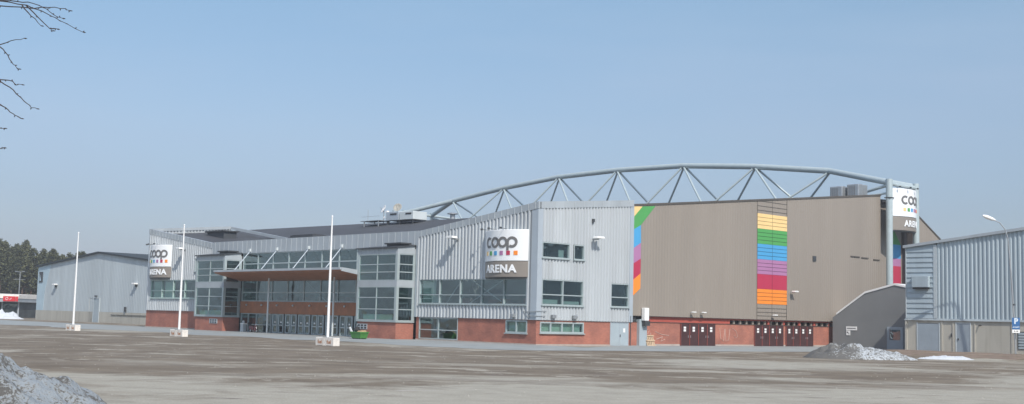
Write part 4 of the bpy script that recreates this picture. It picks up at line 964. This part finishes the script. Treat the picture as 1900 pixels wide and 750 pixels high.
# moped by the doors
q = W(-46.0,-2.0); T = thing('moped', 'dark maroon moped parked beside the glass entrance doors', 'moped', at=(q.x,q.y,gh(q.x,q.y)), frame='X', rot=ANG)
for x in (-.72,.66):
    w = MB().tube([(x,-.06,.27),(x,.06,.27)], .27, 20).build('wheel', 'rubber', T, smooth=True); MB().tube([(x,-.07,.27),(x,.07,.27)], .14, 14).build('rim', 'steel', w, smooth=True)
MB().hexa([(-.98,-.2,.42),(-.1,-.2,.30),(-.1,.2,.30),(-.98,.2,.42)],[(-1.0,-.16,.82),(-.12,-.16,.76),(-.12,.16,.76),(-1.0,.16,.82)]).build('body', mat('maroon_plastic', (.07,.02,.025), .35), T, bevel=.08)
MB().hexa([(-.2,-.2,.24),(.5,-.2,.24),(.5,.2,.24),(-.2,.2,.24)],[(-.2,-.18,.34),(.42,-.18,.34),(.42,.18,.34),(-.2,.18,.34)]).build('footboard', 'steel_dark', T, bevel=.03)
MB().hexa([(.38,-.24,.26),(.52,-.24,.26),(.52,.24,.26),(.38,.24,.26)],[(.26,-.14,1.0),(.40,-.14,1.0),(.40,.14,1.0),(.26,.14,1.0)]).build('leg_shield', mat('maroon_shield', (.07,.02,.025), .35), T, bevel=.04)
MB().box(-.95,-.15,-.15,.15,.823,.92).build('seat', 'rubber', T, bevel=.05)
MB().tube([(.66,0,.27),(.30,0,1.08)], .035, 8).build('fork', 'steel', T); MB().tube([(.2,-.32,1.1),(.3,-.1,1.08),(.3,.1,1.08),(.2,.32,1.1)], .025, 8).build('handlebar', 'rubber', T)
MB().tube([(.36,0,1.0),(.46,0,.98)], .09, 12).build('headlight', 'white', T); MB().box(-1.2,-.9,-.17,.17,.93,1.22).build('top_box', 'rubber', T, bevel=.04)
MB().tube([(-.2,.1,.28),(-.25,.25,.0)], .018, 6).build('kickstand', 'steel', T)
# leaning pallet
q = W(.05,16.2); T = thing('wooden_pallet', 'pale wooden pallet leaning against the brick wall next to the grey cabinet', 'pallet', at=(q.x,q.y,gh(q.x,q.y)), frame='X', rot=ANG)
def lean(x, y, z): return (x*.9-.05-z*.32, y, z*.95+.03)
mb = MB()
for k in range(5):
    z0 = k*.24
    y0 = -.5+k*0
    mb.hexa([lean(0,-.55+k*.26,0),lean(.03,-.55+k*.26,0),lean(.03,-.37+k*.26,0),lean(0,-.37+k*.26,0)],[lean(0,-.55+k*.26,1.15),lean(.03,-.55+k*.26,1.15),lean(.03,-.37+k*.26,1.15),lean(0,-.37+k*.26,1.15)])
mb.build('slat', 'raw_wood', T); mb = MB()
for z0 in (.0,.52,1.03): mb.hexa([lean(.031,-.6,z0),lean(.13,-.6,z0),lean(.13,.74,z0),lean(.031,.74,z0)],[lean(.031,-.6,z0+.1),lean(.13,-.6,z0+.1),lean(.13,.74,z0+.1),lean(.031,.74,z0+.1)])
mb.build('runner', 'raw_wood', T)

for o_ in list(bpy.data.objects):
    if o_.name in ('grit_bin','cardboard_stack','rubbish_bag'): o_.scale = (.62,.7,.8)
    if o_.name == 'folding_sign': o_.scale = (.8,.8,.8)
# ------------------------------------------------------------------ snow piles
def pile(name, label, X, Y, rx, ry, h, m, seed, rough=.25, n=60, skew=0., base=0., rot=0.):
    mb = MB(); vs = []; rnd = Vector((seed*3.1, seed*1.7, 0))
    for j in range(n+1):
        for i in range(n+1):
            u_, v_ = -1+2*i/n, -1+2*j/n; x, y = u_*rx, v_*ry
            d = math.hypot(u_+skew*(1-abs(u_)), v_)
            e = max(0., 1-d**1.7)
            nz = noise.fractal(Vector((x*.9, y*.9, seed)), 1., 2., 5)
            z = h*(e**.8)*(1+rough*nz*1.2)+.10*h*nz*min(1,e*4)+(noise.noise(Vector((x*4,y*4,seed)))*.05+noise.noise(Vector((x*9,y*9,seed)))*.03)*min(1,e*5) - .05*(e <= 0.)
            vs.append((x, y, z))
    mb.add(vs, [(j*(n+1)+i, j*(n+1)+i+1, (j+1)*(n+1)+i+1, (j+1)*(n+1)+i) for j in range(n) for i in range(n)])
    o = mb.build(name, m, smooth=True); o.location = (X, Y, base); o.rotation_euler = (0,0,rot); tag(o, label, 'snow pile', 'old snow piles on the lot')
    return o
pile('snow_pile', 'grey melting snow heap with gravelly left end in front of the dark stair enclosure', 29.7, 103.6, 5.0, 3., 1.12, 'snow_mixed', 1, skew=.25, base=gh(29.7,103.6)-.02, n=80, rot=.15)
pile('snow_pile', 'small flat snow patch before the concrete plinth of the blue-grey hall', 38.9, 109.3, 2.9, 1.3, .33, 'snow_clean', 4, base=gh(38.9,109.3)-.02, rot=.3)
pile('snow_pile', 'white snow heap in front of the low shop on the far left', -98.5, 237, 5.2, 3., 1.9, 'snow_clean', 6, skew=.2, base=-.05)
pile('snow_pile', 'large dirty snow bank filling the near left corner', -15.6, 26.3, 7.6, 5.2, 2.15, 'snow_dirty', 9, rough=.14, n=150, base=-.03)

# ------------------------------------------------------------------ low shop on the far left
T = thing('shop_building', 'low shop with white fascia, dark windows and a red sign at the far left', 'shop', at=(-118,262,0), frame='X')
T.location = (-118,262,0)
MB().box(-26,13.2,0,16,0,3.6).build('wall', 'inside_dark', T)
MB().box(-27,13.8,-1.6,16.5,3.55,4.3).build('fascia', 'seam', T); MB().hexa([(-27,-1.8,4.303),(13.9,-1.8,4.303),(13.9,16.6,4.303),(-27,16.6,4.303)],[(-27,-1.6,5.75),(13.9,-1.6,5.1),(13.9,16.6,5.3),(-27,16.6,5.9)]).build('upper_fascia', 'block_white', T)
w = MB()
for k in range(11): w.box(-25+k*3.5,-22+k*3.5,-.08,0,.5,3.2)
w.build('window', 'glass_dark', T); w = MB()
for k in range(12): w.box(-25.35+k*3.5,-25.05+k*3.5,-.12,0,.2,3.5)
w.build('mullion', 'seam', T)
s_ = MB().box(10.7,13.3,-1.95,-1.82,3.7,4.75).build('shop_sign', 'red_sign', T); MB().box(13.4,13.85,-1.95,-1.82,3.7,4.75).build('shop_sign', 'red_sign', T)
mb = MB(); mb.tube([(11.5+.26*math.cos(t*.4),-1.96,4.22+.26*math.sin(t*.4)) for t in range(15)], .05, 5).tube([(12.1,-1.96,4.),(12.5,-1.96,4.4)], .06, 5); mb.build('emblem', 'sign_white', s_)
MB().box(9.,9.4,-1.,-.7,0,3.55).build('post', 'seam', T)
# twin-arm mast
T = thing('lamp_mast', 'thin mast with two crossbars behind the low shop', 'mast', at=(-124.,310,0), frame='X')
MB().tube([(0,0,0),(0,0,11.4)], .10, 8).build('pole', 'steel', T); MB().box(-1.1,1.,-.1,.1,11.35,11.45).build('crossbar', 'steel', T); MB().box(-1.5,1.4,-.1,.1,9.4,9.48).build('crossbar', 'steel', T)
for x in (-1.,.9): MB().box(x-.3,x+.3,-.2,.2,11.45,11.56).build('lamp_head', 'steel', T)

# ------------------------------------------------------------------ trees
def pine_mesh(seed, H, crown0, rad):
    rnd = random.Random(seed); mb = MB(); nb = 300
    for i in range(nb):
        t = rnd.random()**.8; z = crown0+(H-crown0)*t; rr = rad*(1-t)**.5*(.5+.5*min(1,(t+.12)*4))*rnd.uniform(.35,1.1)
        f = rnd.uniform(0,2*math.pi); c = Vector((rr*math.cos(f), rr*math.sin(f), z+rnd.uniform(-.5,.5)))
        s = rnd.uniform(.45,1.0)*(1.1-.5*t)
        for k in range(9):
            d = Vector((rnd.uniform(-1,1),rnd.uniform(-1,1),rnd.uniform(-.6,.6))); p = c+d*s*.8
            u_ = Vector((rnd.uniform(-1,1),rnd.uniform(-1,1),rnd.uniform(-.4,.6))).normalized()*s*.5; w_ = u_.cross(Vector((rnd.uniform(-1,1),rnd.uniform(-1,1),1))).normalized()*s*.28
            mb.add([p-u_, p+w_, p+u_, p-w_], [(0,1,2,3)])
    tr = MB(); tr.tube([(0,0,-.3),(.1,0,H*.5),(0,.1,H*.97)], [.26,.17,.04], 7)
    for i in range(14):
        z = crown0*.7+(H-crown0)*i/15; f = rnd.uniform(0,6.28); l = rad*.7*(1-i/16); tr.tube([(0,0,z),(l*math.cos(f),l*math.sin(f),z+.5)], [.06,.02], 4)
    return mb, tr
def bare_mesh(seed, H):
    rnd = random.Random(seed); tr = MB(); tr.tube([(0,0,-.3),(rnd.uniform(-.3,.3),0,H*.5),(rnd.uniform(-.4,.4),0,H)], [.16,.11,.02], 7); cr = MB()
    for i in range(46):
        t = rnd.uniform(.3,.97); z = H*t; f = rnd.uniform(0,6.28); l = (1.15-t)*H*.22*rnd.uniform(.5,1.2); e = Vector((l*math.cos(f),l*math.sin(f),z+l*1.1)); cr.tube([(0,0,z),e], [.05,.015], 4)
        for k in range(4):
            s = rnd.uniform(.3,1); b = Vector((0,0,z)).lerp(e,s); g = b+Vector((rnd.uniform(-1,1),rnd.uniform(-1,1),rnd.uniform(.2,1.4)))*.8; cr.tube([b,g],[.028,.012],3)
    return cr, tr
protos = []
for s in range(5):
    Hh = (15.5,17.5,14,16.5,18)[s]; cr, tr = pine_mesh(20+s, Hh, Hh*(.35,.45,.22,.5,.4)[s], (3.3,3.0,3.6,3.1,3.4)[s])
    T = thing('pine_tree', 'x', 'tree', at=(0,0,0), frame='X', group='pines of the wood behind the left hall')
    tr.build('trunk', 'bark_pine', T); cr.build('crown', 'needles', T); protos.append(T)
for s in range(2):
    cr, tr = bare_mesh(50+s, 13.5+s); T = thing('birch_tree', 'x', 'tree', at=(0,0,0), frame='X', group='bare birches at the edge of the wood')
    tr.build('trunk', 'bark_birch', T); cr.build('crown', 'bare', T); protos.append(T)
used = set(); rnd = random.Random(5)
spots = []
for row in range(5):
    Y = 335+row*9
    for k in range(14):
        # x range visible to the left of the arena: photo x -30..190
        px = -40+k*17+rnd.uniform(-6,6); X = (px-950)/2268*Y
        if rnd.random() < .06: continue
        spots.append((X, Y+rnd.uniform(-3,3), row, px))
for (X, Y, row, px) in spots:
    kind = rnd.choice((0,1,2,3,4,0,1,2,3,4,5,6)) if row < 2 else rnd.choice((0,1,2,3,4))
    src = protos[kind]
    if kind not in used: o = src; used.add(kind)
    else: o = copy_tree(src)
    zz = 0.8*row
    o.location = (X, Y, zz); o.rotation_euler = (0,0,rnd.uniform(0,6.28)); s = rnd.uniform(.86,1.1)*(1.03 if px < 60 else .93); o.scale = (s,s,s)
    if kind < 5: o['label'] = 'dark green pine tree in the wood behind the shop and the grey storage hall'; o['group'] = 'pines of the wood behind the left hall'
    else: o['label'] = 'bare pale-stemmed birch at the front edge of the wood behind the low shop'; o['group'] = 'bare birches at the edge of the wood'
for i, p_ in enumerate(protos):
    if i not in used:
        for c in list(p_.children): bpy.data.objects.remove(c)
        bpy.data.objects.remove(p_)
# far-off wood mass behind the tree rows (also closes the horizon to the left and behind the camera)
mb = MB(); rnd = random.Random(11)
def clump(x, y, z, s):
    for k in range(5):
        u_ = Vector((rnd.uniform(-1,1),rnd.uniform(-1,1),rnd.uniform(-.5,.8))).normalized()*s; w_ = u_.cross(Vector((rnd.uniform(-1,1),rnd.uniform(-1,1),1))).normalized()*s*.7; p = Vector((x,y,z))+Vector((rnd.uniform(-1,1),rnd.uniform(-1,1),rnd.uniform(-1,1)))*s*.6
        mb.add([p-u_,p+w_,p+u_,p-w_], [(0,1,2,3)])
for i in range(2600):
    Y = rnd.uniform(385,410); X = rnd.uniform(-240,-95); top = 14+2.5*noise.noise(Vector((X*.05,0,0)))+1.6*noise.noise(Vector((X*.3,Y*.2,0)))
    clump(X, Y, 3.5+top*rnd.random()**.7*.95, 1.5)
tag(mb.build('distant_wood', 'needles'), 'dense dark wood filling the gap behind the pines at the far left', 'wood', kind='stuff')
mb = MB()
for i in range(3800):
    a = rnd.uniform(R(180),R(360)); d = rnd.uniform(215,240); X, Y = d*math.cos(a)*1.3, d*math.sin(a)*.9; top = 12+4*noise.noise(Vector((X*.03,Y*.03,0)))+2*noise.noise(Vector((X*.2,Y*.2,0)))
    clump(X, Y, top*rnd.random(), 2.6)
tag(mb.build('distant_wood', 'needles'), 'wood behind the photographer, seen only reflected in the windows', 'wood', kind='stuff')

# birch beside the camera whose twigs reach into the picture ----------------
TX, TY = -5.3, 6.6
T = thing('birch_tree', 'bare birch standing just outside the left edge, its budded twigs hanging into the sky', 'tree', at=(TX,TY,0), frame='X')
def w2(p): return (p[0]-TX, p[1]-TY, p[2])
MB().tube([(0,0,-.2),(.05,0,2),(-.05,.1,4.5),(.1,0,7),(.05,.1,9.5)], [.16,.13,.10,.06,.02], 12).build('trunk', 'bark_birch', T, smooth=True)
rnd = random.Random(4)
TW = [
([(-2.587,6.0,4.12),(-2.451,6.0,4.102),(-2.346,6.0,4.06),(-2.285,6.0,4.029),(-2.163,6.0,3.972)], 0),
([(-2.585,6.0,4.095),(-2.417,6.0,4.086),(-2.342,6.0,4.093),(-2.256,6.0,4.09),(-2.236,6.0,4.08)], 0),
([(-2.477,6.0,4.105),(-2.426,6.0,4.047),(-2.374,6.0,3.999)], None),
([(-2.455,6.0,4.10),(-2.393,6.0,4.043),(-2.33,6.0,3.986),(-2.316,6.0,3.976)], None),
([(-2.33,6.0,3.986),(-2.293,6.0,3.985)], None),
([(-2.60,6.0,4.125),(-2.533,6.0,4.123),(-2.446,6.0,4.118),(-2.369,6.0,4.093),(-2.313,6.0,4.056),(-2.269,6.0,4.04)], 0),
([(-2.572,6.0,3.898),(-2.52,6.0,3.919),(-2.454,6.0,3.934)], 1),
([(-2.572,6.0,3.887),(-2.529,6.0,3.845),(-2.499,6.0,3.799),(-2.473,6.0,3.778)], 1),
([(-2.561,6.0,3.721),(-2.499,6.0,3.715),(-2.484,6.0,3.696),(-2.452,6.0,3.699)], 2),
([(-2.56,6.0,3.713),(-2.491,6.0,3.671),(-2.434,6.0,3.616),(-2.397,6.0,3.584),(-2.37,6.0,3.58)], 2),
([(-2.553,6.0,3.597),(-2.511,6.0,3.571),(-2.475,6.0,3.544),(-2.444,6.0,3.529)], 3),
([(-2.598,6.0,3.471),(-2.545,6.0,3.478),(-2.524,6.0,3.478)], 4),
([(-2.591,6.0,3.363),(-2.539,6.0,3.376),(-2.52,6.0,3.381)], 5)]
hub = {0:(-3.2,6.2,4.35),1:(-3.15,6.2,4.15),2:(-3.1,6.15,3.95),3:(-3.0,6.1,3.8),4:(-2.95,6.1,3.62),5:(-2.95,6.1,3.5)}
TK = {0:(-5.3,6.7,5.4),1:(-5.3,6.7,5.0),2:(-5.3,6.7,4.7),3:(-5.3,6.7,4.7),4:(-5.3,6.7,4.4),5:(-5.3,6.7,4.4)}
for k, h in hub.items(): MB().tube([w2(TK[k]), w2(((TK[k][0]+h[0])/2, 6.4, (TK[k][2]+h[2])/2+.35)), w2(h)], [.035,.02,.007], 6).build('branch', 'bark', T)
for pts, h in TW:
    tw = bd = MB()
    P_ = [w2(p) for p in pts]
    if h is not None: P_ = [w2(hub[h])]+P_
    # subdivide with a little wobble
    Q_ = []
    for p, q in zip(P_, P_[1:]):
        for s in range(3):
            t = s/3; v = Vector(p).lerp(Vector(q), t)
            if s: v += Vector((rnd.uniform(-1,1),rnd.uniform(-1,1),rnd.uniform(-1,1)))*.0035
            Q_.append(v)
    Q_.append(Vector(P_[-1])); n = len(Q_)
    tw.tube(Q_, [.0036-.0022*i/(n-1) for i in range(n)], 5)
    for i, v in enumerate(Q_[1:]):
        if rnd.random() < .55:
            d = Vector((rnd.uniform(-.3,1),0,rnd.uniform(-1,.6))).normalized(); bd.tube([v, v+d*.005, v+d*.010], [.0022,.003,.001], 5)
    bd.tube([Q_[-1], Q_[-1]+Vector((.007,0,-.001)), Q_[-1]+Vector((.015,0,-.002))], [.0022,.0032,.001], 5)
    tw.build('twig', 'twig', T)
for i in range(16):
    z = 4.5+i*.3; f = rnd.uniform(2.,5.); l = 1.6*(1-i/20); MB().tube([(0,0,z),(l*math.cos(f),l*math.sin(f),z+.9)], [.03,.006], 5).build('branch', 'bark', T)

# every loose piece of these parts becomes an object of its own
def split_loose(o):
    me = o.data; n = len(me.vertices); root = list(range(n))
    def find(i):
        while root[i] != i: root[i] = root[root[i]]; i = root[i]
        return i
    for e in me.edges:
        a_, b_ = find(e.vertices[0]), find(e.vertices[1])
        if a_ != b_: root[a_] = b_
    groups = {}
    for p in me.polygons: groups.setdefault(find(p.vertices[0]), []).append(p)
    if len(groups) < 2: return
    first = True; base = o.name.split('.')[0]
    for g, polys in groups.items():
        idx = sorted({v for p in polys for v in p.vertices}); mp_ = {v: k for k, v in enumerate(idx)}
        m2 = bpy.data.meshes.new(base); m2.from_pydata([tuple(me.vertices[v].co) for v in idx], [], [tuple(mp_[v] for v in p.vertices) for p in polys])
        for m_ in me.materials: m2.materials.append(m_)
        for p in m2.polygons: p.use_smooth = polys[0].use_smooth
        if first: first = False; keep = m2; continue
        c = o.copy(); c.data = m2; c.name = base; COL.objects.link(c)
    o.data = keep
SPL = ('concrete_footing','corner_trim','corner_post','fascia_spotlight','wall_bracket','interior_bracing','interior_column','interior_furniture','leg','pilaster','mullion','clerestory_post','runner','crossbar','cable_bracket','drip_flashing','side_wall','louvre_opening','plinth_patch','interior_wall','interior_floor','inner_slab','inner_wall','blind','wall_reveal','drum','rim_','hall_end_wall','floodlight')
for o_ in [x for x in bpy.data.objects if x.type == 'MESH' and x.parent and x.name.split('.')[0] in SPL]: split_loose(o_)
for o_ in [x for x in bpy.data.objects if x.type == 'MESH' and x.parent and x.parent.name == 'shop_building' and x.name.startswith('window')]: split_loose(o_)

# bits of stone and debris on the lot
mb = MB(); rnd = random.Random(8)
for i in range(500):
    Y = rnd.uniform(34,118); X = rnd.uniform(-.42,.42)*Y; s = rnd.uniform(.015,.045)
    a, b = loc(X,Y)
    if b > -.5 and a < .5: continue
    z = gh(X,Y); mb.add([(X-s,Y,z),(X+s*rnd.uniform(.6,1.3),Y-s,z),(X+s*.4,Y+s,z),(X,Y,z+s*rnd.uniform(.5,1))], [(0,1,3),(1,2,3),(2,0,3)])
tag(mb.build('gravel', 'concrete'), 'loose stones scattered over the sandy lot', 'gravel', kind='stuff')

# ------------------------------------------------------------------ haze
hz = MB().box(-950,950,-450,1150,-1.2,60).build('haze', 'white'); tag(hz, 'thin pale spring haze over the whole place', 'haze', kind='stuff')
hm = bpy.data.materials.new('haze_air'); hm.use_nodes = True; nt = hm.node_tree; nt.nodes.remove(nt.nodes['Principled BSDF'])
pv = nt.nodes.new('ShaderNodeVolumePrincipled'); pv.inputs['Density'].default_value = .00042; pv.inputs['Color'].default_value = (.93,.96,1.,1); pv.inputs['Anisotropy'].default_value = .1
nt.links.new(pv.outputs[0], nt.nodes['Material Output'].inputs['Volume']); hz.data.materials.clear(); hz.data.materials.append(hm)

# ------------------------------------------------------------------ light, sky, camera
SUN_EL = 43; sdir = Vector((.355,-.935,0)).normalized()      # direction towards the sun (horizontal)
w = bpy.data.worlds.new('World'); scene.world = w; w.use_nodes = True
N = w.node_tree.nodes; L = w.node_tree.links; bg = N['Background']
sky = N.new('ShaderNodeTexSky'); sky.sky_type = 'NISHITA'; sky.sun_disc = False; sky.sun_elevation = R(SUN_EL)
sky.sun_rotation = math.atan2(sdir.x, sdir.y); sky.air_density = 1.2; sky.dust_density = 1.0; sky.ozone_density = 2.5; sky.altitude = 0
hs = N.new('ShaderNodeHueSaturation'); hs.inputs['Saturation'].default_value = .85; L.new(sky.outputs[0], hs.inputs['Color'])
# thin high haze streaks
tc = N.new('ShaderNodeTexCoord'); mp = N.new('ShaderNodeMapping'); mp.inputs['Scale'].default_value = (1.2,1.2,7.); mp.inputs['Rotation'].default_value = (0,R(9),0)
L.new(tc.outputs['Generated'], mp.inputs[0]); no = N.new('ShaderNodeTexNoise'); no.inputs['Scale'].default_value = 2.2; no.inputs['Detail'].default_value = 7; L.new(mp.outputs[0], no.inputs['Vector'])
rp = N.new('ShaderNodeValToRGB'); rp.color_ramp.elements[0].position = .4; rp.color_ramp.elements[1].position = .8; rp.color_ramp.elements[0].color = (0,0,0,1); rp.color_ramp.elements[1].color = (.32,.32,.32,1)
L.new(no.outputs['Fac'], rp.inputs[0]); mx = N.new('ShaderNodeMixRGB'); mx.inputs[2].default_value = (5.2,5.6,6.4,1); L.new(rp.outputs[0], mx.inputs[0]); L.new(hs.outputs[0], mx.inputs[1])
# milky spring sky: lavender-grey towards the horizon
sp = N.new('ShaderNodeSeparateXYZ'); L.new(tc.outputs['Generated'], sp.inputs[0])
er = N.new('ShaderNodeValToRGB'); er.color_ramp.elements[0].position = .0; er.color_ramp.elements[0].color = (.47,.52,.69,1); er.color_ramp.elements[1].position = .5; er.color_ramp.elements[1].color = (1.3,1.3,1.3,1)
for pz, cz in ((.09,(.54,.585,.72,1)),(.15,(.64,.685,.78,1)),(.25,(.67,.79,.86,1))): er.color_ramp.elements.new(pz).color = cz
L.new(sp.outputs[2], er.inputs[0]); mm = N.new('ShaderNodeMixRGB'); mm.blend_type = 'MULTIPLY'; mm.inputs[0].default_value = 1; L.new(mx.outputs[0], mm.inputs[1]); L.new(er.outputs[0], mm.inputs[2])
L.new(mm.outputs[0], bg.inputs['Color']); bg.inputs['Strength'].default_value = .15
sl = bpy.data.lights.new('sun', 'SUN'); sl.energy = 4.1; sl.angle = R(.6); sl.color = (1,.95,.88)
so = bpy.data.objects.new('sun', sl); COL.objects.link(so)
dv = Vector((sdir.x*math.cos(R(SUN_EL)), sdir.y*math.cos(R(SUN_EL)), math.sin(R(SUN_EL))))
so.rotation_euler = dv.to_track_quat('Z','Y').to_euler(); so.location = (20,-20,60)

cam = bpy.data.cameras.new('camera'); co = bpy.data.objects.new('camera', cam); COL.objects.link(co); scene.camera = co
cam.sensor_width = 36; cam.lens = 36*2268/1900; cam.clip_end = 6000; cam.clip_start = .1
pt = math.atan(217/2268); rl = .025
fw = Vector((0,math.cos(pt),math.sin(pt))); up0 = Vector((0,-math.sin(pt),math.cos(pt))); r0 = Vector((1,0,0))
rt = math.cos(rl)*r0+math.sin(rl)*up0; up = -math.sin(rl)*r0+math.cos(rl)*up0
co.matrix_world = Matrix(((rt.x,up.x,-fw.x,0),(rt.y,up.y,-fw.y,0),(rt.z,up.z,-fw.z,2.6),(0,0,0,1)))
scene.view_settings.view_transform = 'Standard'; scene.view_settings.look = 'None'; scene.view_settings.exposure = -.03; scene.view_settings.gamma = 1
scene.render.engine = 'CYCLES'; scene.cycles.transparent_max_bounces = 16; scene.cycles.max_bounces = 8
